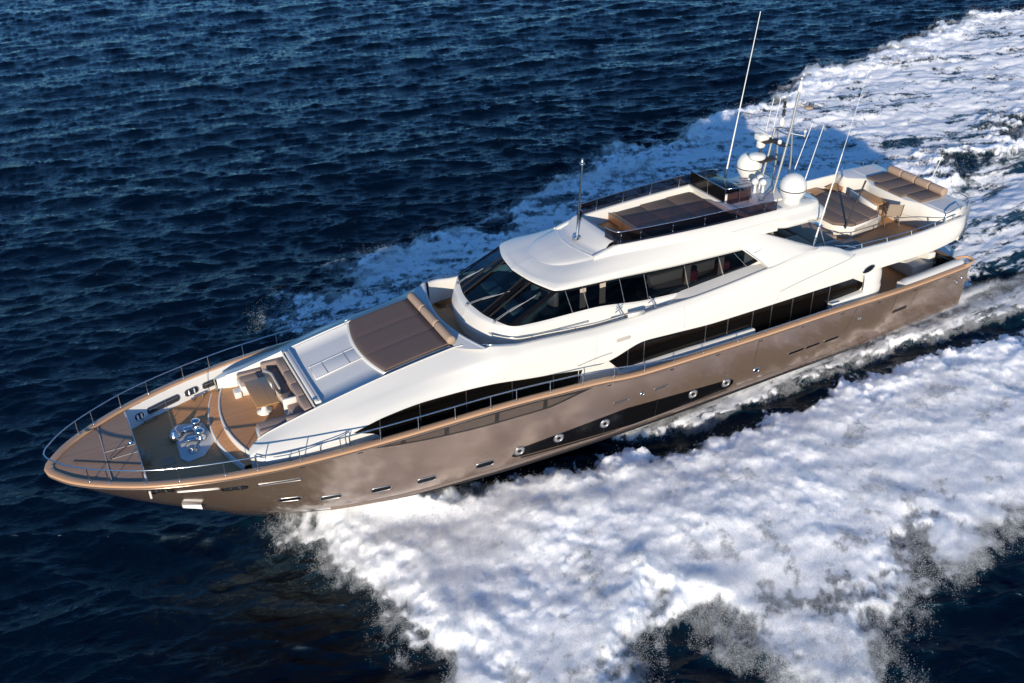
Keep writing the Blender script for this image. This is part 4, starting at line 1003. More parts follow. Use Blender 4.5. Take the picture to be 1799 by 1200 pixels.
# ---- hull fittings on the visible side
def hull_pt(x, z, o=.006): return (x, -hull_y(x, z)-o, z)
def stadium(x, z, l, h, slope, n=28, g=0.0):
    out = []
    for k in range(n):
        a = 2*math.pi*k/n; cx, sz = math.cos(a), math.sin(a)
        dx = math.copysign(l/2-h/2, cx)+cx*(h/2+g); out.append((x+dx, z+sz*(h/2+g)+slope*dx))
    return out
def hull_strip(name, mat, xs, zt, zb, o, parent=YACHT, n=5):
    m = MB(); m.grid([[hull_pt(x, zt(x)+(zb(x)-zt(x))*k, o) for k in np.linspace(0, 1, n)] for x in xs]); return m.build(name, mat, parent)
def fittings():
    # portholes forward: oblong, steel rim, dark pane
    for x, z in ((6.25, 2.12), (7.45, 1.88), (8.98, 1.78), (10.45, 1.70), (12.42, 1.68)):
        q = stadium(x, z, .62, .20, -.02); r = MB(); rr = stadium(x, z, .62, .20, -.02, g=.028)
        r.grid([[hull_pt(*p, .004) for p in rr], [hull_pt(*p, .02) for p in stadium(x, z, .62, .20, -.02, g=.018)], [hull_pt(*p, .02) for p in q], [hull_pt(*p, -.02) for p in q]], closed=True)
        f = r.build('porthole', 'steeldull', YACHT)
        g = MB(); g.add([hull_pt(*p, .008) for p in q], [tuple(range(len(q)))], False); g.build('pane', 'black', f)
    # brown tinted lens panels under the cap rail
    top = lambda x: float(np.interp(x, [8.62, 9.6, 11.7, 14.5, 16.12], [3.95, 4.0, 3.99, 3.90, 3.74]))-.02
    bot = lambda x: float(pchip([8.62, 9.6, 11.1, 12.65, 14.6, 14.75, 16.12], [3.93, 3.74, 3.55, 3.45, 3.42, 3.44, 3.71])(x))
    f = hull_strip('hull_window_frame', 'lensframe', np.linspace(8.62, 16.12, 50), top, bot, .006)
    ed = [8.95, 9.62, 11.02, 12.72, 14.42, 15.85]
    for a, b in zip(ed, ed[1:]):
        hull_strip('hull_window', 'lens', np.linspace(a+.075, b-.075, 12), lambda x: top(x)-.06-.02*(x > 14.5), lambda x: min(bot(x)+.07+.02*(x > 14.5), top(x)-.075), .014)
    # black glazed band low on the topsides with round ports
    top = lambda x: float(np.interp(x, [13.35, 13.75, 15.0, 17.65, 22.1, 22.2], [1.72, 1.98, 2.09, 2.30, 2.04, 1.92]))
    bot = lambda x: float(np.interp(x, [13.35, 13.6, 18.05, 22.0, 22.2], [1.66, 1.58, 1.38, 1.62, 1.76]))
    hull_strip('black_glass_band', 'black', np.linspace(13.38, 22.2, 60), top, bot, .008, n=6)
    hull_strip('band_ledge', 'lensframe', np.linspace(13.7, 22.0, 50), lambda x: bot(x)-.05, lambda x: bot(x)-.11, .02, n=3)
    for x in (15.06, 16.82, 18.9, 20.42):
        g = MB(); g.tube([hull_pt(x, top(x)-.01, .012), hull_pt(x, bot(x)+.01, .012)], .008, 5); g.build('band_joint', 'lensframe', YACHT)
    for x, z in ((13.62, 1.86), (15.06, 1.90), (16.82, 1.90), (20.42, 1.93), (21.86, 1.93)):
        ring = lambda r, o: [hull_pt(x+r*math.cos(a), z+r*math.sin(a), o) for a in np.linspace(0, 2*math.pi, 25)[:-1]]
        r = MB(); r.grid([ring(.195, .01), ring(.19, .03), ring(.168, .032), ring(.158, .02)], closed=True); o = r.build('porthole', 'steeldull', YACHT)
        r = MB(); r.grid([ring(.158, .019), ring(.105, .021), ring(.085, .03), ring(.07, .021)], closed=True); r.build('inner_ring', 'grey', o)
        r = MB(); q = ring(.15, .016); r.add(q, [tuple(range(24))], False); r.build('pane', 'black', o)
    # vents, exhausts and fairleads
    for x, z, l in ((24.98, 2.32, .78), (25.78, 2.33, .72), (26.68, 2.32, .74)):
        q = stadium(x, z, l, .13, .02); g = MB(); g.add([hull_pt(*p, .006) for p in q], [tuple(range(len(q)))], False); o = g.build('hull_vent', 'black', YACHT)
        h = MB(); h.tube([hull_pt(*p, .008) for p in q], .014, 5, closed=True); h.build('rim', 'hull', o)
    for x, z, l, h_ in ((17.35, 2.72, .62, .10), (18.95, 2.76, .58, .10)):
        q = stadium(x, z, l, h_, .03); g = MB(); g.add([hull_pt(*p, .006) for p in q], [tuple(range(len(q)))], False); o = g.build('boarding_light_recess', 'lens', YACHT)
        h = MB(); h.tube([hull_pt(*p, .008) for p in q], .010, 5, closed=True); h.build('rim', 'steeldull', o)
    for x, z, r0 in ((18.18, 2.76, .08), (27.9, 2.90, .07), (23.2, 2.05, .13)):
        g = MB(); ring = lambda r, o: [hull_pt(x+1.25*r*math.cos(a), z+r*math.sin(a), o) for a in np.linspace(0, 2*math.pi, 17)[:-1]]
        g.grid([ring(r0, .005), ring(r0*.9, .03), ring(r0*.65, .03), ring(r0*.6, .0)], closed=True); o = g.build('hull_fitting', 'steel', YACHT)
        h = MB(); h.add(ring(r0*.62, .008), [tuple(range(16))], False); h.build('opening', 'black', o)
    for x, z in ((33.1, 3.0), (33.35, 3.12)):
        g = MB(); p = hull_pt(x, z, .03); g.lathe([(0, .06), (.06, .04), (.06, -.04), (0, -.06)], p, 12); g.build('stern_light', 'steel', YACHT)
    # boarding-door joints and step
    for x, z0, z1, dx in ((23.0, 3.5, 2.5, -.02), (27.65, 3.5, 2.55, -.35), (29.75, 3.42, 2.7, -.15), (30.95, 3.40, 2.65, -.3)):
        g = MB(); g.tube([hull_pt(x+dx*k, z0+(z1-z0)*k, .002) for k in np.linspace(0, 1, 8)], .008, 5); g.build('door_joint', 'lensframe', YACHT)
    q = stadium(30.1, 2.62, .75, .14, .03); g = MB(); g.add([hull_pt(*p, .006) for p in q], [tuple(range(len(q)))], False); g.build('boarding_step', 'lensframe', YACHT)
    for x in np.r_[np.arange(6.6, 17, 1.7), np.arange(19.3, 33, 1.9)]:
        z = float(gz(x))-.20; q = stadium(x, z, .16, .035, .0, n=14); g = MB(); g.add([hull_pt(*p, .005) for p in q], [tuple(range(len(q)))], False); g.build('scupper', 'black', YACHT)
    for x0, z0, x1, z1 in ((16.55, 4.16, 16.75, 5.1), (20.1, 4.50, 20.15, 5.25), (24.1, 4.46, 24.15, 4.75)):
        g = MB(); g.tube([(x0+(x1-x0)*k, -side_y(x0+(x1-x0)*k, z0+(z1-z0)*k)-.001, z0+(z1-z0)*k) for k in np.linspace(0, 1, 10)], .006, 5); g.build('panel_joint', 'groove', YACHT)
    # bow: oblong fairleads and fender strips, anchor in its pocket
    for x, z, l in ((2.78, 3.62, .62), (4.72, 3.30, .64)):
        q = stadium(x, z, l, .15, -.01); g = MB(); g.grid([[hull_pt(*p, .004) for p in stadium(x, z, l, .15, -.01, g=.05)], [hull_pt(*p, .025) for p in stadium(x, z, l, .15, -.01, g=.02)], [hull_pt(*p, .02) for p in q]], closed=True); o = g.build('hawse_fairlead', 'steel', YACHT)
        h = MB(); h.add([hull_pt(*p, .012) for p in q], [tuple(range(len(q)))], False); h.build('opening', 'rubber', o)
        for k in (-.12, .12):
            h = MB(); h.tube([hull_pt(x+k, z-.07, .02), hull_pt(x+k, z+.07, .02)], .03, 8); h.build('roller', 'steel', o)
    for x, z, l, h_, sl, mt in ((3.75, 3.44, 1.15, .07, -.03, 'cap'), (5.95, 3.30, 1.25, .12, -.04, 'lens')):
        q = stadium(x, z, l, h_, sl); g = MB(); g.add([hull_pt(*p, .01) for p in q], [tuple(range(len(q)))], False); o = g.build('hull_inset', mt, YACHT)
        g = MB(); g.tube([hull_pt(*p, .012) for p in q], .014, 5, closed=True); g.build('rim', 'steeldull', o)
    a = MB(); P = [(3.30, 2.46), (3.55, 2.40), (3.85, 2.28), (3.92, 2.30)]
    rows = []
    for k, x in enumerate(np.linspace(3.28, 3.80, 8)):
        z = 2.22-.12*(k/7)**2; y = -hull_y(x, z)-.10; w = .045+.008*k
        rows.append([(x, y+.05, z+w), (x, y-.05, z+w), (x+.01, y-.10, z-w*.4), (x, y+.02, z-w)])
    a.grid(rows, smooth=False); a.add(rows[-1], [(0, 1, 2, 3)], False); a.add(rows[0], [(3, 2, 1, 0)], False)
    a.build('anchor', 'dome', YACHT)
    # portuguese-bridge gates and folding supports
    g = MB(); g.prism([(18.05, -2.66), (18.68, -2.72), (18.66, -2.60), (18.10, -2.54)], 5.30, 5.44, .01); g.build('side_gate', 'white', YACHT)
    for x in (17.9, 19.2):
        g = MB(); y = -2.62; g.tube([(x, y, 5.33), (x-.18, -2.45, 5.75)], .02, 6); g.tube([(x-.25, -2.5, 5.55), (x+.1, -2.4, 5.62)], .016, 6); g.tube([(x, y, 5.35), (x-.5, y, 5.36)], .018, 6); g.build('gate_support', 'steeldull', YACHT)
    g = MB(); g.tube([(x, -float(S4y(x))-.02, float(S4z(x))+.10) for x in np.linspace(12.9, 18.0, 40)], .018, 6)
    for x in (13.0, 14.4, 16.0, 17.9): g.tube([(x, -float(S4y(x))-.02, float(S4z(x))+.10), (x, -float(S4y(x))+.03, float(S4z(x)))], .014, 6)
    g.build('coaming_rail', 'steel', YACHT)
    g = MB(); g.tube([(x, float(S4y(x))-.04, float(S4z(x))+.10) for x in np.linspace(13.0, 20.0, 40)], .018, 6)
    for x in (13.1, 14.4, 16.0, 17.9): g.tube([(x, float(S4y(x))-.04, float(S4z(x))+.10), (x, float(S4y(x))-.05, float(S4z(x)))], .014, 6)
    g.build('coaming_rail', 'steel', YACHT)
    P = [(x, y, 5.66-.02*abs(y)) for x, y in [(12.42+.095*abs(y)**1.9, y) for y in np.linspace(1.0, 2.4, 10)]]
fittings()

# ================================================================== loose furniture and cushions (each a thing of its own)
def thing(name, label, cat, loc=(0, 0, 0), rz=0.0, group=None):
    e = empty(name, loc, rz); tag(e, label, cat, group); return e
def topmesh(m, name, mat, label, cat, group=None):
    o = m.build(name, mat); tag(o, label, cat, group); return o
# forward sunpad: curved front, three strips
def sunpad():
    t = thing('sun_pad', 'ribbed dark brown sunbathing pad with a curved front on the foredeck roof', 'sun pad')
    zt = lambda x: float(S4z(x))+.05
    for a, b in ((-1.66, -.555), (-.55, .55), (.555, 1.66)):
        m = MB(); fx = lambda y: 9.60+.10*y*y
        rows = []
        for y in np.linspace(a, b, 9):
            e = .012 if y in (a, b) else 0
            rows.append([(fx(y), y, zt(fx(y))-.03), (fx(y), y, zt(fx(y))+.06-e), (fx(y)+.05, y, zt(fx(y))+.09-e)]+[(x, y, zt(x)+.09-e) for x in np.linspace(fx(y)+.15, 12.0, 10)]+[(12.05, y, zt(12.05)+.0)])
        m.grid(rows)
        for rr in (rows[0], rows[-1]): m.add([rr[0]]+rr[1:-1]+[rr[-1]], [tuple(range(len(rr)))], False)
        m.build('pad_section', 'pad', t, True)
    m = MB(); m.grid([[(9.52+.10*y*y, y, zt(9.5)+k) for k in (-.04, .02)]+[(9.60+.10*y*y, y, zt(9.6)+.02)] for y in np.linspace(-1.72, 1.72, 21)]); m.build('pad_trim', 'white', t, True)
sunpad()
def bolsters():
    names = ['tan cylindrical bolster at the starboard end of the foredeck sun pad', 'tan cylindrical bolster in the middle of the foredeck sun pad', 'tan cylindrical bolster at the port end of the foredeck sun pad']
    for (a, b), lb in zip(((.60, 1.70), (-.55, .58), (-1.70, -.57)), names):
        m = MB(); z = float(S4z(12.1))+.17
        prof = [(0, a), (.10, a), (.145, a+.03), (.15, a+.1), (.15, b-.1), (.145, b-.03), (.10, b), (0, b)]
        m.lathe(prof, (12.14, 0, z), 20, Matrix.Rotation(rad(-90), 4, 'X'))
        topmesh(m, 'bolster', 'tan', lb, 'bolster', 'bolsters along the foredeck sun pad')
bolsters()
def foresofa():
    t = thing('u_shaped_sofa', 'U shaped sofa with taupe cushions and white base in the bow cockpit', 'sofa')
    b = MB(); b.prism([(5.98, 1.80), (5.98, 1.15), (6.75, 1.05), (6.95, .8), (6.95, -.8), (6.75, -1.1), (5.80, -1.15), (5.80, -1.80), (7.52, -1.80), (7.52, 1.80)], 3.92, 4.25, .03); b.build('sofa_base', 'white', t, True)
    def cush(n, mat, *a, **k):
        m = MB(); m.box(*a, **k); m.build(n, mat, t, True)
    cush('seat_cushion', 'taupe', 6.02, 6.95, 1.18, 1.60, 4.25, 4.40, bev=.04); cush('seat_cushion', 'taupe', 6.95, 7.30, .1, 1.60, 4.25, 4.40, bev=.04)
    cush('seat_cushion', 'taupe', 6.95, 7.30, -1.60, .08, 4.25, 4.40, bev=.04); cush('seat_cushion', 'taupe', 5.86, 6.93, -1.60, -1.18, 4.25, 4.40, bev=.04)
    for x0, x1, y0, y1 in ((6.0, 6.78, 1.58, 1.76), (6.80, 7.52, 1.58, 1.76), (7.28, 7.52, .78, 1.58), (7.28, 7.52, -.02, .76), (7.28, 7.52, -.80, -.04), (7.28, 7.52, -1.58, -.82), (6.68, 7.52, -1.76, -1.58), (5.84, 6.66, -1.76, -1.58)):
        zz = float(S4z((x0+x1)/2))-.02; cush('back_cushion', 'taupe', x0, x1, y0, y1, 4.25, zz-.02, bev=.035)
    m = MB(); m.prism([(6.75, 1.30), (6.92, .9), (6.92, .0), (6.98, .0), (7.0, .95), (6.82, 1.36)], 4.25, 4.62, .02); m.build('seat_divider', 'leather', t, True)
    m = MB(); m.box(6.30, 7.0, .30, .36, 4.2, 4.5, .02); 
    w = MB(); w.box(6.85, 7.28, -.72, -.62, 3.92, 4.60, .03); w.build('arm_panel', 'white', t, True)
foresofa()
def foretable():
    t = thing('pedestal_table', 'rectangular teak table on a white pedestal in the bow cockpit', 'table', (6.38, 0, 3.915))
    m = MB(); m.box(-.35, .35, -.80, .80, .70, .745, .015); m.build('table_top', 'tabletop', t, True)
    m = MB(); m.lathe([(.24, 0), (.24, .03), (.09, .08), (.08, .62), (.18, .68), (.18, .70)], (0, 0, 0), 20); m.build('pedestal', 'white', t, True)
foretable()
def box_seat():
    m = MB(); m.box(5.74, 5.97, 1.08, 1.40, 3.915, 4.14, .03); topmesh(m, 'step_box', 'white', 'small white step box beside the bow cockpit table', 'step box')
box_seat()
# sundeck lounge pad
def flypad():
    t = thing('lounge_pad', 'flat taupe lounge pad filling the sundeck behind the smoked screens', 'sun pad')
    for a, b, c, d in ((19.95, 21.1, -1.30, .0), (21.12, 22.3, -1.42, .0), (22.32, 23.38, -1.50, .0), (19.95, 21.1, .02, 1.30), (21.12, 22.3, .02, 1.42), (22.32, 23.38, .02, 1.50)):
        m = MB(); m.box(a, b, c, d, 6.95, 7.12, .02); m.build('pad_section', 'padplain', t, True)
    m = MB(); m.box(19.93, 23.4, -1.50, 1.50, 6.82, 6.96); m.build('pad_base', 'wood', t, True)
    m = MB(); m.box(19.72, 19.95, -1.28, 1.28, 6.82, 7.15, .03); m.build('pad_headboard', 'wood', t, True)
flypad()
def aftfurn():
    t = thing('lounge_island', 'large taupe sunbathing island with a white locker front on the aft deck', 'sun pad')
    poly = [(28.85, -.50), (29.40, -1.02), (31.12, -.80), (31.40, 1.66), (30.6, 1.95), (29.5, 1.6), (28.85, .9)]
    m = MB(); m.prism(poly, 4.8, 5.30, .03); m.build('island_base', 'white', t, True)
    lo = lambda x: float(np.interp(x, [28.85, 29.4, 31.12, 31.4], [-.5, -1.02, -.80, 1.6])); hi = lambda x: float(np.interp(x, [28.85, 29.5, 30.6, 31.4], [.9, 1.6, 1.93, 1.66]))
    for a, b in ((28.87, 29.62), (29.64, 30.40), (30.42, 31.15)):
        ys = np.linspace(a, b, 4)
        m = MB(); m.prism([(x, lo(x)+.01) for x in ys]+[(x, hi(x)-.01) for x in ys[::-1]], 5.30, 5.41, .03); m.build('island_cushion', 'padplain', t, True)
    for a, b, z0, z1 in ((29.55, 30.2, 5.02, 5.2), (30.28, 30.95, 5.02, 5.2), (29.55, 30.95, 4.86, 4.96)):
        m = MB(); f = lambda x: -1.02+.22*(x-29.4)/1.72
        m.add([(a, f(a)-.006, z0), (b, f(b)-.006, z0), (b, f(b)-.012, z1), (a, f(a)-.012, z1)], [(0, 1, 2, 3)], False); m.build('locker_door', 'leather', t, True)
    m = MB(); m.prism([(31.10, -.42), (31.17, -.46), (31.46, 1.25), (31.39, 1.28)], 5.2, 5.58, .01); m.build('back_panel', 'white', t, True)
    t = thing('corner_bench', 'tan cushioned bench under the hardtop at the front of the aft deck', 'bench')
    m = MB(); m.box(25.2, 27.3, -1.3, -.3, 4.8, 5.08, .03); m.box(27.3, 28.5, -1.2, 1.4, 4.8, 5.08, .03); m.build('bench_base', 'white', t, True)
    m = MB(); m.box(25.2, 27.28, -1.28, -.3, 5.08, 5.20, .04); m.build('bench_cushion', 'tan', t, True)
    m = MB(); m.box(27.3, 28.5, -1.18, 1.38, 5.08, 5.20, .04); m.build('bench_cushion', 'tan', t, True)
    t = thing('low_sofa', 'low sofa with a white base on the port side of the aft deck', 'sofa')
    m = MB(); m.box(26.7, 29.0, -1.95, -1.40, 4.8, 5.05, .04); m.build('sofa_base', 'white', t, True)
    m = MB(); m.box(26.75, 28.95, -1.93, -1.42, 5.05, 5.14, .03); m.build('seat_cushion', 'taupe', t, True)
    # aft sunbed cushions and bolster rolls
    t = thing('stern_sun_bed', 'brown quilted sunbed cushion on the white locker at the stern', 'sun pad')
    for a, b in ((-1.46, -.72), (-.70, .0), (.02, .72), (.74, 1.46)):
        m = MB(); x0 = 32.42 if max(abs(a), abs(b)) > 1.2 else 32.14; m.box(x0, 33.5, a, b, 5.80, 5.90, .03); m.build('bed_cushion', 'padplain', t, True)
    for (a, b), lb in zip(((-1.46, -.73), (-.72, .0), (.01, .73), (.74, 1.46)), ('tan roll bolster on the stern sunbed, nearest the port side', 'tan roll bolster on the stern sunbed, second from the port side', 'tan roll bolster on the stern sunbed, second from the starboard side', 'tan roll bolster on the stern sunbed, nearest the starboard side')):
        m = MB(); prof = [(0, a), (.12, a), (.165, a+.02), (.17, a+.08), (.17, b-.08), (.165, b-.02), (.12, b), (0, b)]
        m.lathe(prof, (33.68, 0, 5.98), 20, Matrix.Rotation(rad(-90), 4, 'X')); topmesh(m, 'roll_bolster', 'tan', lb, 'bolster', 'roll bolsters on the stern sunbed')
    # bar table and sling chairs
    t = thing('dining_table', 'dark teak dining table behind the lounge island on the aft deck', 'table', (31.80, .45, 4.8))
    m = MB(); m.box(-.28, .28, -.65, .65, .62, .67, .015); m.build('table_top', 'wood', t, True)
    for sx in (-1, 1):
        for sy in (-1, 1):
            m = MB(); m.box(sx*.22-.03, sx*.22+.03, sy*.55-.03, sy*.55+.03, 0, .62, .006); m.build('leg', 'wood', t, True)
def sling_chair(loc, rz, lb):
    t = thing('sling_chair', lb, 'chair', loc, rz)
    for s in (-1, 1):
        for P in ([(-.25, s*.28, 0), (.2, s*.28, .46), (.42, s*.28, 1.02)], [(.3, s*.28, 0), (-.25, s*.28, .45)]):
            m = MB(); m.tube(P, .018, 6); m.build('leg', 'steel', t, True)
        m = MB(); m.box(-.25, .32, s*.28-.025, s*.28+.025, .64, .67, .008); m.build('armrest', 'wood', t, True)
    m = MB(); m.grid([[(-.25, y, .45), (0, y, .42), (.2, y, .45)] for y in (-.27, 0, .27)]); m.build('seat', 'canvas', t, True)
    m = MB(); m.grid([[(.2, y, .46), (.3, y, .75), (.42, y, 1.02)] for y in (-.27, 0, .27)]); m.build('backrest', 'canvas', t, True)
def stool(loc, rz, lb):
    t = thing('folding_stool', lb, 'stool', loc, rz, 'folding teak stools by the starboard bulwark')
    for s in (-1, 1):
        for P in ([(-.26, s*.24, 0), (.26, s*.24, .52)], [(.26, s*.20, 0), (-.26, s*.20, .52)]):
            m = MB(); m.tube(P, .026, 6); m.build('leg', 'wood', t, True)
    for y in (-.28, .20):
        m = MB(); m.box(-.32, .32, y, y+.08, .52, .56, .01); m.build('seat_frame', 'wood', t, True)
    m = MB(); m.box(-.30, .30, -.20, .20, .545, .56); m.build('seat', 'wood', t, True)
aftfurn()
sling_chair((31.72, -.78, 4.8), rad(-125), 'taupe sling armchair on the aft deck with its back to the port rail')
stool((31.5, 2.2, 4.8), rad(20), 'folding teak stool at the starboard bulwark, nearest the stern')
stool((30.5, 2.25, 4.8), rad(5), 'folding teak stool at the starboard bulwark, nearest the port dome')

# ================================================================== the sea, its foam and the spray
RNG = np.random.default_rng(7)
class Tile:
    """periodic random field of size L, filtered in the Fourier domain, sampled bilinearly"""
    def __init__(s, L, N, filt, seed, disp=False):
        rng = np.random.default_rng(seed); s.L, s.N = L, N
        k = np.fft.fftfreq(N, L/N)*2*np.pi; kx, ky = np.meshgrid(k, k, indexing='ij')
        kk = np.hypot(kx, ky); kk[0, 0] = 1e-9
        A = filt(kx, ky, kk); A[0, 0] = 0
        F = np.fft.fft2(rng.standard_normal((N, N)))*A
        h = np.real(np.fft.ifft2(F)); sd = h.std(); s.h = (h/sd).astype(np.float32)
        if disp:
            s.dx = (np.real(np.fft.ifft2(F*1j*kx/kk))/sd).astype(np.float32); s.dy = (np.real(np.fft.ifft2(F*1j*ky/kk))/sd).astype(np.float32)
    def __call__(s, x, y, f=None):
        f = s.h if f is None else f; N = s.N
        u = (x/s.L*N) % N; v = (y/s.L*N) % N; i = np.floor(u).astype(int) % N; j = np.floor(v).astype(int) % N; a = u-np.floor(u); b = v-np.floor(v)
        i1, j1 = (i+1) % N, (j+1) % N
        return (f[i, j]*(1-a)*(1-b)+f[i1, j]*a*(1-b)+f[i, j1]*(1-a)*b+f[i1, j1]*a*b)
def power(beta, lo, hi):
    return lambda kx, ky, kk: kk**(-beta/2)*np.exp(-(2*np.pi/lo/kk)**4*.5)*np.exp(-(kk*hi/(2*np.pi))**2)   # lo: longest, hi: shortest wavelength
def sea_filter(ang, peak, spread, cut):
    c, s = math.cos(ang), math.sin(ang); kp = 2*np.pi/peak
    def f(kx, ky, kk):
        d = (kx*c+ky*s)/kk
        return np.sqrt(kk**-3.6*np.exp(-1.0*(kp/kk)**3))*(np.abs(d)**spread+.03)*np.exp(-(kk*cut/(2*np.pi))**2)
    return f
WAVE1 = Tile(61.0, 1024, sea_filter(rad(65), 3.3, 5.0, .20), 11, True)
WAVE2 = Tile(23.7, 1024, sea_filter(rad(46), 1.15, 3.2, .07), 12, True)
SWELL = Tile(173.0, 512, sea_filter(rad(75), 16., 2.5, 2.), 13)
N1 = Tile(41.0, 1024, power(2.6, 7.0, .10), 21); N2 = Tile(19.0, 1024, power(2.2, 1.6, .05), 22); N3 = Tile(53.0, 1024, power(3.0, 14., .3), 23)
B1 = Tile(37.0, 1024, power(3.4, 4.2, .9), 31); B2 = Tile(29.0, 1024, power(3.2, 1.5, .35), 32); B3 = Tile(17.0, 1024, power(3.0, .60, .14), 33)
def poly_sd(X, Y, P):
    P = np.array(P, float); d = np.full(X.shape, 1e9); ins = np.zeros(X.shape, bool)
    for (x0, y0), (x1, y1) in zip(P, np.roll(P, -1, 0)):
        ex, ey = x1-x0, y1-y0; t = np.clip(((X-x0)*ex+(Y-y0)*ey)/(ex*ex+ey*ey+1e-12), 0, 1)
        d = np.minimum(d, np.hypot(X-x0-t*ex, Y-y0-t*ey))
        if abs(ey) > 1e-9: ins ^= ((y0 > Y) != (y1 > Y)) & (X < ex*(Y-y0)/ey+x0)
    return np.where(ins, d, -d)
# outlines on the water, in metres
PA = [(6.42, -.16), (6.34, -1.21), (6.5, -2.22), (6.98, -3.61), (7.38, -4.59), (7.95, -5.47), (7.74, -6.48), (8.0, -7.24), (8.56, -7.7), (8.84, -8.44), (8.77, -9.51), (8.76, -10.74), (11.5, -13.5), (13.3, -14.2), (13.1, -12.0), (13.78, -10.91), (14.72, -10.66), (15.27, -11.24), (15.5, -12.6), (16.5, -15.5), (18.5, -15.0), (19.3, -13.95), (21.85, -13.12), (23.07, -13.24), (24.64, -13.28), (25.41, -13.21), (27.8, -13.29), (33, -13.5), (60, -17), (60, -7.5), (40, -6.6), (35, -5.9), (30.12, -5.0), (28.48, -4.9), (26.7, -4.9), (24.22, -4.75), (21.84, -4.5), (19.46, -4.1), (17.56, -3.75), (15.32, -3.0), (12.25, -1.4), (10.11, -.2), (7.97, .6)]
PB = [(17.6, -2.3), (20.25, -1.6), (26, -1.8), (35, -2.2), (37.8, -3.0), (60, -5.0), (60, -7.2), (44, -6.0), (35.52, -4.87), (29.33, -3.95), (24.87, -3.87), (20.6, -3.6), (18.6, -3.2)]
PC = [(9.7, 12.6), (10.24, 14.0), (11.95, 13.39), (12.96, 13.93), (13.77, 14.64), (16.44, 14.75), (18.16, 14.54), (19.22, 14.85), (22.3, 14.05), (22.71, 16.13), (24.53, 16.41), (26.97, 17.36), (29.48, 17.06), (31.1, 18.74), (34.86, 18.31), (40.57, 19.92), (46.94, 19.6), (48.22, 21.3), (50.51, 21.46), (55.23, 20.24), (57.66, 22.11), (60.58, 22.87), (64.44, 22.87), (67.57, 21.72), (78, 22.9), (110, 26), (110, 12), (77.4, 11.8), (59.44, 8.1), (52.78, 8.6), (47.47, 6.6), (42.2, 5.6), (40.3, 4.6), (36, 3.4), (30, 3.2), (20, 3.2), (12, 2.6), (9.6, 2.2), (9.9, 7)]
PW = [(35.2, -2.3), (38.25, -3.0), (60, -5.6), (110, -9), (110, 11), (60, 7.6), (50, 7.6), (42, 5.4), (38, 3.6), (35.2, 2.6)]
def spacing(segs):
    out = [segs[0][0]]
    for a, b, d0, d1 in segs:
        n = max(2, int(round(2*(b-a)/(d0+d1)))); t = np.linspace(0, 1, n+1); x = (d0*t+(d1-d0)*t*t/2); x = a+(b-a)*x/x[-1]; out += list(x[1:])
    return np.array(out)
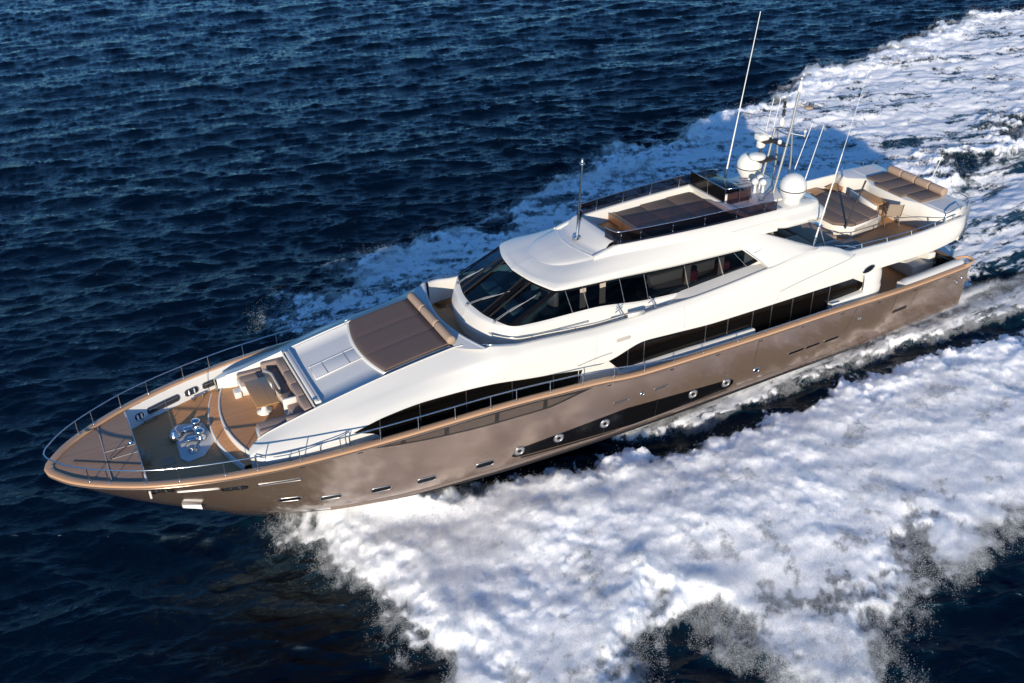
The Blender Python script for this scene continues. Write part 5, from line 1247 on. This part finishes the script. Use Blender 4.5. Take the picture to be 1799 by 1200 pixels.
def sea():
    xs = spacing([(-3000, -200, 700, 60), (-200, -40, 40, 3), (-40, -4, 1.2, .13), (-4, 5, .11, .07), (5, 36, .065, .065), (36, 80, .075, .16), (80, 140, .2, 2), (140, 400, 3, 40), (400, 4000, 80, 800)])
    ys = spacing([(-3000, -200, 700, 60), (-200, -40, 40, 2), (-40, -17.5, .8, .10), (-17.5, -1, .065, .065), (-1, 6, .08, .10), (6, 24, .085, .11), (24, 100, .13, .45), (100, 160, .6, 4), (160, 500, 5, 50), (500, 4500, 90, 900)])
    X, Y = np.meshgrid(xs, ys, indexing='ij')
    far = np.clip(np.hypot(X-20, Y-20)/130, 0, 1); amp = 1-sst(.75, 1.0, far)
    w1, w2, sw = WAVE1(X, Y), WAVE2(X*.94+Y*.34, -X*.34+Y*.94), SWELL(X, Y)
    patch = .85+.15*np.clip(N3(X*.6, Y*.6), -1.6, 1.6)
    Z = (.058*w1+.022*w2*patch+.085*sw)
    DX = .080*WAVE1(X, Y, WAVE1.dx)*.85+.026*.9*WAVE2(X*.94+Y*.34, -X*.34+Y*.94, WAVE2.dx); DY = .080*WAVE1(X, Y, WAVE1.dy)*.85+.026*.9*WAVE2(X*.94+Y*.34, -X*.34+Y*.94, WAVE2.dy)
    n1, n2, n3 = N1(X, Y), N2(X, Y), N3(X, Y)
    # ---- port bow spray
    sa = poly_sd(X, Y, PA)+.45*n3*.6+.33*n1+.12*n2
    A = sst(-.25, .65, sa)
    dome = lambda n_: 1-np.exp(-np.abs(n_)*1.1)
    U, Vv = X*.50-Y*.866, X*.866+Y*.50                                    # along and across the way the sheet is thrown
    U, Vv = U*.72+.9*n3+.25*n1, Vv+.9*N3(X+17, Y-9)+.25*N1(X-5, Y+3)
    mod = np.clip(.75+.45*N3(X*.7+30, Y*.7), .15, 1.6)
    bil = dome(B1(U, Vv))*.17*mod+dome(B2(U*.9+3, Vv))*.06*np.clip(.8+.5*n1, .1, 1.6)+dome(B3(U+1, Vv+5))*.05+.24*sst(-1.5, 1.9, N3(X*.75+3, Y*.75))
    lead = np.exp(-((np.maximum(0, sa)-1.1)/1.0)**2)                      # thicker along the leading rim
    thick = sst(-.1, 1.6, sa)
    env = (.30+.55*sst(6, 14, X)*(1-.45*sst(22, 36, X))+.28*lead*(1-sst(14, 22, X)))
    decay = 1-.55*sst(-6, -15, -(-Y))                                      # flatter away from the hull
    hA = thick*(env*(.42+1.05*bil)+.018*n2)*np.clip(decay, .4, 1)
    climb = np.exp(-((Y+.25+.50*(X-6.5))/.55)**2)*sst(6.2, 7.0, X)*(1-sst(9.5, 13, X))
    hA += .55*climb*sst(-.2, .6, sa)
    gaps = sst(.15, 1.5, -n1-.25+.55*sst(-7.5, -13.5, Y*1.0)+.25*n2-.3*lead)
    holes = np.maximum.reduce([np.exp(-(((X-13.2)/.9)**2+((Y+12.5)/2.0)**2)*1.0)*1.2, np.exp(-(((X-15.6)/.8)**2+((Y+12.6)/1.6)**2))*1.1, np.exp(-(((X-11.2)/.6)**2+((Y+12.0)/1.3)**2))*.8])
    fA = A*(1.02-.40*gaps-.10*dome(-B2(U*.9+3, Vv)*0+n2*.6)-.35*sst(-10.5, -13.5, Y*1.0+n1*.6))*(1-holes*.8)
    fA *= 1-.32*sst(24, 40, X)*sst(.0, 1.2, n3+.3)
    # ---- spray thrown off the chine along the hull
    sb = poly_sd(X, Y, PB)+.10*n1+.06*n2
    st1 = N1(X*.16+9, Y*1.5); st2 = N2(X*.22, Y*2.2+4)
    Bm = sst(-.12, .28, sb)
    rim = np.exp(-((sb-.15)/.32)**2)
    dist = np.clip((-Y-2.4)/2.2, 0, 1)
    fB = Bm*np.clip(.46+.12*sst(19, 24, X)+.12*st1+.15*st2+.12*n2-.25*np.exp(-((dist-.42)/.22)**2)*sst(24, 30, X)+.25*rim*(1-sst(21, 27, X)), 0, 1)
    hug = np.exp(-((Y+2.95+.04*n1)/.20)**2)*sst(21.2, 23.5, X)*(1-sst(35, 37, X)); fB = np.maximum(fB, hug*.98)
    ridge = np.exp(-((Y+3.55+.042*(X-24)+.10*n1)/.22)**2)*sst(25, 29, X)*(1-sst(60, 90, X)); fB = np.maximum(fB, ridge*(.75+.2*st2))
    hB = Bm*(.12+.05*dome(B2(X*.4, Y*1.3))+.02*n2)+.16*hug+.10*ridge
    # ---- starboard foam, in the yacht's own shade, and the wake aft
    sc = poly_sd(X, Y, PC)+.85*n3*.6+.42*n1+.16*n2
    C = sst(-.25, .55, sc)
    Ua, Va = X*.87-Y*.5, X*.5+Y*.87; s1 = N1(Ua*.30+2, Va*1.25); s2 = N2(Ua*.33+1, Va*1.2); far_ = sst(32, 44, X)
    lace = np.clip(.68+.16*far_+(.15-.03*far_)*s1+.13*(n2*(1-far_)+s2*far_)-.08*np.abs(B1(X*.6, Y)), 0, 1)
    edge = np.exp(-((sc-.4)/.7)**2)
    quiet = sst(34, 46, X)*sst(11.5, 7.5, Y)
    fC = C*(.35+.65*sst(9.2, 12.5, X+.8*n1))*np.clip(lace+.12*edge-.20*quiet+.08*n1*sst(30, 40, X), 0, 1)
    hC = C*(.08+.06*dome(B2(X, Y))+.14*dome(B1(X*.8, Y))*sst(28, 42, X)+.16*edge*sst(26, 40, X)+.06*edge)
    sw_ = poly_sd(X, Y, PW)+.5*n1*.6
    Wm = sst(-.4, .9, sw_)
    mid = (Y-.0+.06*(X-36)*0)
    tr = np.exp(-((Y-(3.4+.12*(X-40)))/1.25)**2)*sst(38, 41, X)            # dark streaked trough
    fW = Wm*np.clip(.66+.15*N1(X*.25+5, Y*1.1)+.13*N2(X*.28, Y*1.5)-.24*tr, 0, 1)
    hW = Wm*(.08*dome(B2(X*.5, Y))+.08)-.35*tr*Wm
    foam = np.maximum.reduce([fA, fB, fC, fW]); H = np.maximum(np.maximum(hA, hC), np.maximum(hB, hW)); H = np.where((Wm > .3) & (tr > .3), hW, H)
    calm = np.clip(np.maximum.reduce([A, C, Wm, Bm]), 0, 1)
    # pressed-down water beside the hull, under the spray
    hollow = sst(8, 12, X)*(1-sst(36, 40, X))*np.exp(-((np.abs(Y)-2.6)/1.3)**2)
    Z = Z*(1-.6*calm)*amp+H-.10*hollow*(1-Bm)
    DX *= (1-.7*calm)*amp; DY *= (1-.7*calm)*amp
    aer = np.clip(np.maximum.reduce([sst(-1.6, .8, sa)*.8, sst(-1.0, .6, sb), sst(-1.5, .5, sc)*.8, Wm]), 0, 1)
    V = np.stack([X+DX, Y+DY, Z], -1).reshape(-1, 3).astype(np.float32)
    nx, ny = len(xs), len(ys); I = np.arange(nx*ny).reshape(nx, ny)
    Q = np.stack([I[:-1, :-1], I[1:, :-1], I[1:, 1:], I[:-1, 1:]], -1).reshape(-1, 4).astype(np.int32)
    me = bpy.data.meshes.new('water'); me.vertices.add(len(V)); me.vertices.foreach_set('co', V.ravel())
    me.loops.add(Q.size); me.loops.foreach_set('vertex_index', Q.ravel()); me.polygons.add(len(Q))
    me.polygons.foreach_set('loop_start', np.arange(0, Q.size, 4, dtype=np.int32)); me.polygons.foreach_set('loop_total', np.full(len(Q), 4, np.int32))
    me.polygons.foreach_set('use_smooth', np.ones(len(Q), bool)); me.update(calc_edges=True)
    soft = np.maximum(sst(.25, .6, A)*(1-Bm), .75*np.exp(-(sc/.9)**2)*(sc > -1.5))
    for nm, arr in (('foam', foam), ('aer', aer), ('soft', soft)):
        a = me.attributes.new(nm, 'FLOAT', 'POINT'); a.data.foreach_set('value', arr.ravel().astype(np.float32))
    o = bpy.data.objects.new('water', me); COL.objects.link(o); me.materials.append(sea_material())
    tag(o, 'dark blue choppy open sea with white foam of the wake', 'sea', kind='structure')
    return dict(X=X, Y=Y, Z=Z, xs=xs, ys=ys, sa=sa, sb=sb, sc=sc, lead=lead, foam=foam, hug=hug, tr=tr, Wm=Wm)
def sea_material():
    m, n, l, b = new_mat('sea_water'); out = n['Material Output']
    tc = n.new('ShaderNodeTexCoord')
    fo = n.new('ShaderNodeAttribute'); fo.attribute_name = 'foam'; ae = n.new('ShaderNodeAttribute'); ae.attribute_name = 'aer'
    def math_(op, a, b_=None, c=None, clamp=False):
        q = n.new('ShaderNodeMath'); q.operation = op; q.use_clamp = clamp
        for i, v in enumerate((a, b_, c)):
            if v is None: continue
            if isinstance(v, (int, float)): q.inputs[i].default_value = v
            else: l.new(v, q.inputs[i])
        return q.outputs[0]
    def noise(scale, detail, rough=.55, sc=(1, 1, 1), rot=0.0):
        mp = n.new('ShaderNodeMapping'); mp.vector_type = 'TEXTURE'; mp.inputs['Scale'].default_value = sc; mp.inputs['Rotation'].default_value = (0, 0, rot); l.new(tc.outputs['Object'], mp.inputs[0])
        q = n.new('ShaderNodeTexNoise'); q.inputs['Scale'].default_value = scale; q.inputs['Detail'].default_value = detail; q.inputs['Roughness'].default_value = rough; l.new(mp.outputs[0], q.inputs['Vector'])
        return q.outputs['Fac']
    # water body
    mc = n.new('ShaderNodeMix'); mc.data_type = 'RGBA'; l.new(math_('MULTIPLY', ae.outputs['Fac'], .8), mc.inputs[0])
    mc.inputs[6].default_value = (.0003, .0022, .0075, 1); mc.inputs[7].default_value = (.005, .030, .045, 1)
    l.new(mc.outputs[2], b.inputs['Base Color']); b.inputs['Roughness'].default_value = .06; b.inputs['IOR'].default_value = 1.333; b.inputs['Specular IOR Level'].default_value = .42; b.inputs['Specular Tint'].default_value = (.50, .86, 1.0, 1)
    r1 = noise(2.4, 6, .60, (3.6, 1, 1), rad(-27)); r2 = noise(8.0, 5, .62, (2.4, 1, 1), rad(-18))
    hh = math_('ADD', math_('MULTIPLY', r1, .13), math_('MULTIPLY', r2, .05))
    bp = n.new('ShaderNodeBump'); bp.inputs['Strength'].default_value = .75; bp.inputs['Distance'].default_value = 1.0; l.new(hh, bp.inputs['Height']); l.new(bp.outputs[0], b.inputs['Normal'])
    # foam cover: the amount laid down on the surface broken up by fine froth
    f1 = noise(3.0, 9, .66); f2 = noise(14.0, 6, .7)
    br = math_('ADD', math_('MULTIPLY', math_('SUBTRACT', f1, .5), .95), math_('MULTIPLY', math_('SUBTRACT', f2, .5), .65))
    cov = math_('ADD', fo.outputs['Fac'], math_('MULTIPLY', br, 1.0))
    so_ = n.new('ShaderNodeAttribute'); so_.attribute_name = 'soft'
    mr = n.new('ShaderNodeMapRange'); mr.interpolation_type = 'SMOOTHSTEP'; l.new(math_('SUBTRACT', .36, math_('MULTIPLY', so_.outputs['Fac'], .22)), mr.inputs[1]); l.new(math_('ADD', .74, math_('MULTIPLY', so_.outputs['Fac'], .16)), mr.inputs[2]); l.new(cov, mr.inputs[0])
    edge0 = n.new('ShaderNodeMapRange'); edge0.inputs[1].default_value = .02; edge0.inputs[2].default_value = .16; l.new(fo.outputs['Fac'], edge0.inputs[0])
    f3 = noise(26.0, 4, .65); hol = n.new('ShaderNodeMapRange'); hol.interpolation_type = 'SMOOTHSTEP'; hol.inputs[1].default_value = .30; hol.inputs[2].default_value = .52; hol.inputs[3].default_value = .55; hol.inputs[4].default_value = 1.0; l.new(f3, hol.inputs[0])
    fac = math_('MULTIPLY', math_('MULTIPLY', mr.outputs[0], edge0.outputs[0]), hol.outputs[0], clamp=True)
    fb = n.new('ShaderNodeBsdfPrincipled'); fb.inputs['Roughness'].default_value = .85; fb.inputs['Specular IOR Level'].default_value = .2
    fb.inputs['Base Color'].default_value = (.92, .925, .93, 1); fb.subsurface_method = 'BURLEY'; fb.inputs['Subsurface Weight'].default_value = 1.0; fb.inputs['Subsurface Radius'].default_value = (.45, .5, .55); fb.inputs['Subsurface Scale'].default_value = 1.1
    b2 = n.new('ShaderNodeBump'); b2.inputs['Strength'].default_value = .7; b2.inputs['Distance'].default_value = .10
    l.new(math_('ADD', f1, math_('MULTIPLY', f2, .45)), b2.inputs['Height']); l.new(b2.outputs[0], fb.inputs['Normal'])
    mx = n.new('ShaderNodeMixShader'); l.new(fac, mx.inputs[0]); l.new(b.outputs[0], mx.inputs[1]); l.new(fb.outputs[0], mx.inputs[2]); l.new(mx.outputs[0], out.inputs[0])
    return m
SEA = sea()

def spray(name, label, weight, count, zfun, r0, r1, seed):
    """cloud of small water drops, denser where weight is higher"""
    rng = np.random.default_rng(seed); X, Y, Z = SEA['X'], SEA['Y'], SEA['Z']
    gx = np.gradient(SEA['xs']); gy = np.gradient(SEA['ys']); w = (weight*gx[:, None]*gy[None, :]).ravel(); c = np.cumsum(w); c /= c[-1]
    idx = np.minimum(np.searchsorted(c, rng.random(count)), w.size-1)
    i, j = np.unravel_index(idx, X.shape)
    x = X.ravel()[idx]+gx[i]*(rng.random(count)-.5); y = Y.ravel()[idx]+gy[j]*(rng.random(count)-.5)
    z = Z.ravel()[idx]+zfun(idx, rng, count)
    r = (r0+(r1-r0)*rng.random(count)**3)
    T = np.array([[1, 1, 1], [1, -1, -1], [-1, 1, -1], [-1, -1, 1]], float)/math.sqrt(3)
    q = rng.standard_normal((count, 4)); q /= np.linalg.norm(q, axis=1)[:, None]; a, b, cc, d = q.T
    R = np.stack([np.stack([1-2*(cc*cc+d*d), 2*(b*cc-a*d), 2*(b*d+a*cc)], -1), np.stack([2*(b*cc+a*d), 1-2*(b*b+d*d), 2*(cc*d-a*b)], -1), np.stack([2*(b*d-a*cc), 2*(cc*d+a*b), 1-2*(b*b+cc*cc)], -1)], 1)
    V = (np.einsum('nij,kj->nki', R, T)*r[:, None, None]+np.stack([x, y, z], -1)[:, None, :]).reshape(-1, 3).astype(np.float32)
    F = (np.array([[0, 1, 2], [0, 3, 1], [0, 2, 3], [1, 3, 2]])[None]+4*np.arange(count)[:, None, None]).reshape(-1, 3).astype(np.int32)
    me = bpy.data.meshes.new(name); me.vertices.add(len(V)); me.vertices.foreach_set('co', V.ravel()); me.loops.add(F.size); me.loops.foreach_set('vertex_index', F.ravel())
    me.polygons.add(len(F)); me.polygons.foreach_set('loop_start', np.arange(0, F.size, 3, dtype=np.int32)); me.polygons.foreach_set('loop_total', np.full(len(F), 3, np.int32))
    me.polygons.foreach_set('use_smooth', np.ones(len(F), bool)); me.update(calc_edges=True)
    me.materials.append(M['drops']); o = bpy.data.objects.new(name, me); COL.objects.link(o); tag(o, label, 'spray', kind='stuff'); return o
def mist():
    """thin airborne mist: a closed body lying on the foam, its thickness fading out at the edges"""
    st = 2; X, Y, Z = [SEA[k][::st, ::st] for k in 'XYZ']; sa, sb, sc = [SEA[k][::st, ::st] for k in ('sa', 'sb', 'sc')]
    i0, i1 = np.searchsorted(X[:, 0], [4.6, 78]); j0, j1 = np.searchsorted(Y[0], [-17.4, 26]); sl_ = (slice(i0, i1), slice(j0, j1))
    X, Y, Z, sa, sb, sc = [q[sl_] for q in (X, Y, Z, sa, sb, sc)]
    p1 = np.clip(.5+.42*N3(X*1.3+8, Y*1.3), 0, 1.4); p2 = np.clip(.5+.45*B1(X*1.2+4, Y*1.2-3), 0, 1.4); p3 = np.clip(.55+.35*B2(X, Y), 0, 1.3)
    p4 = np.clip(.5+.4*B3(X*1.1+2, Y*1.1), 0, 1.3); p5 = np.clip(.5+.4*N2(X, Y+7), 0, 1.3); puff = p1*.34+p2*.28+p3*.18+p4*.12+p5*.08
    tA = sst(-.75, 1.1, sa)*(.05+(.11+.26*np.exp(-(sa/.9)**2))*puff**1.2)*(1-.4*sst(24, 36, X))*(Y < 1)
    yin = np.interp(X, [6, 8, 10.1, 12.25, 15.3, 17.5, 22, 30, 40], [1.5, .6, -.2, -1.5, -3.1, -3.8, -4.5, -5.0, -6.6])
    tA *= sst(5.2, 6.6, X)*np.where(X < 8, 1, sst(-.2, 1.0, yin-Y))
    tB = .16*np.exp(-(np.maximum(0, -sb)/.15)**2)*(Y < -1.5)*(X > 18)*p3*(1-sst(34, 40, X))
    rim = np.exp(-((sc-.1)/.8)**2); tC = 1.3*sst(9.5, 15, X)*sst(8.0, 10.5, Y-.10*np.maximum(0, X-32))*(sc > -1.4)*(.30*rim+.10*sst(0, 1.5, sc)*(1-sst(38, 46, X)))*puff*(Y > 4)*(1-sst(60, 74, X))
    t = np.maximum.reduce([tA, tB, tC]); SEA['mist'] = (X, Y, t); t = np.where(t < .012, -.7, t-.03)
    edge = np.ones(X.shape, bool); edge[1:-1, 1:-1] = False; t = np.where(edge, -.6, t)
    top = np.stack([X, Y, Z+t], -1); bot = np.stack([X, Y, np.full(X.shape, -2.0)], -1); nx, ny = X.shape
    V = np.concatenate([top.reshape(-1, 3), bot.reshape(-1, 3)]).astype(np.float32); I = np.arange(nx*ny).reshape(nx, ny); J = I+nx*ny
    def quads(a): return np.stack([a[:-1, :-1], a[1:, :-1], a[1:, 1:], a[:-1, 1:]], -1).reshape(-1, 4)
    ring = np.concatenate([I[0, :-1], I[:-1, -1], I[-1, :0:-1], I[:0:-1, 0]]); rj = ring+nx*ny
    side = np.stack([ring, np.roll(ring, -1), np.roll(rj, -1), rj], -1)
    Q = np.concatenate([quads(I), quads(J)[:, ::-1], side[:, ::-1]]).astype(np.int32)
    me = bpy.data.meshes.new('spray_mist'); me.vertices.add(len(V)); me.vertices.foreach_set('co', V.ravel()); me.loops.add(Q.size); me.loops.foreach_set('vertex_index', Q.ravel())
    me.polygons.add(len(Q)); me.polygons.foreach_set('loop_start', np.arange(0, Q.size, 4, dtype=np.int32)); me.polygons.foreach_set('loop_total', np.full(len(Q), 4, np.int32)); me.update(calc_edges=True)
    m = bpy.data.materials.new('airborne_mist'); m.use_nodes = True; n = m.node_tree.nodes; l = m.node_tree.links; n.clear()
    out = n.new('ShaderNodeOutputMaterial'); v = n.new('ShaderNodeVolumePrincipled'); v.inputs['Color'].default_value = (.997, .997, .997, 1); v.inputs['Density'].default_value = MIST_DENSITY; v.inputs['Anisotropy'].default_value = .1
    l.new(v.outputs[0], out.inputs['Volume']); m.cycles.homogeneous_volume = True
    me.materials.append(m); o = bpy.data.objects.new('spray_mist', me); COL.objects.link(o); tag(o, 'soft white mist hanging over the foam around the yacht', 'mist', kind='stuff')
MIST_DENSITY = 2.6
def drops_material():
    m, n, l, b = new_mat('white_water_drops'); out = n['Material Output']
    b.inputs['Base Color'].default_value = (.88, .89, .90, 1); b.inputs['Roughness'].default_value = .6
    t = n.new('ShaderNodeBsdfTranslucent'); t.inputs[0].default_value = (.88, .89, .9, 1)
    x = n.new('ShaderNodeMixShader'); x.inputs[0].default_value = .6; l.new(b.outputs[0], x.inputs[1]); l.new(t.outputs[0], x.inputs[2]); l.new(x.outputs[0], out.inputs[0]); return m
M['drops'] = drops_material()
def all_spray():
    X, Y = SEA['X'], SEA['Y']; sa, sb, sc = SEA['sa'], SEA['sb'], SEA['sc']
    near = (X > 5) & (X < 40) & (Y < 0)
    yin = np.interp(X, [6, 8, 10.1, 12.25, 15.3, 17.5, 22, 30, 40], [1.5, .6, -.2, -1.5, -3.1, -3.8, -4.5, -5.0, -6.6]); outer = np.where(X < 8, 1, sst(.3, 1.5, yin-Y))
    rim = np.exp(-(sa/.45)**2)*outer
    w = near*(.08+.92*outer)*np.where(sa > -.9, 1, 0)*(.34*SEA['foam']*(sa > 0)+1.7*rim*np.exp(np.minimum(0, sa)/.28)+.5*SEA['lead']*(sa > 0)*(X < 18))
    rr = rim.ravel()
    spray('bow_spray', 'cloud of white water drops over the foam thrown out on the port side of the bow', w, 620000, lambda i, g, n: g.exponential(1, n)*(.07+.14*rr[i]), .003, .0135, 3)
    w = ((X > 18) & (X < 40) & (Y < -1.5) & (Y > -6.5))*(np.exp(-(np.maximum(0, -sb)/.12)**2))*(.5+1.2*SEA['hug'])
    spray('chine_spray', 'band of fine white drops running along the port side of the hull towards the stern', w, 260000, lambda i, g, n: g.exponential(1, n)*.06, .004, .0125, 4)
    w = ((X > 6) & (X < 75) & (Y > 1))*np.exp(-((sc-.1)/.55)**2)*np.exp(np.minimum(0, sc)/.4)+.10*((X > 6) & (X < 50) & (Y > 4))*(sc > 0)
    spray('starboard_spray', 'shaded spray along the edge of the foam on the far side of the yacht', w, 130000, lambda i, g, n: g.exponential(1, n)*.14, .005, .016, 5)
all_spray()
mist()
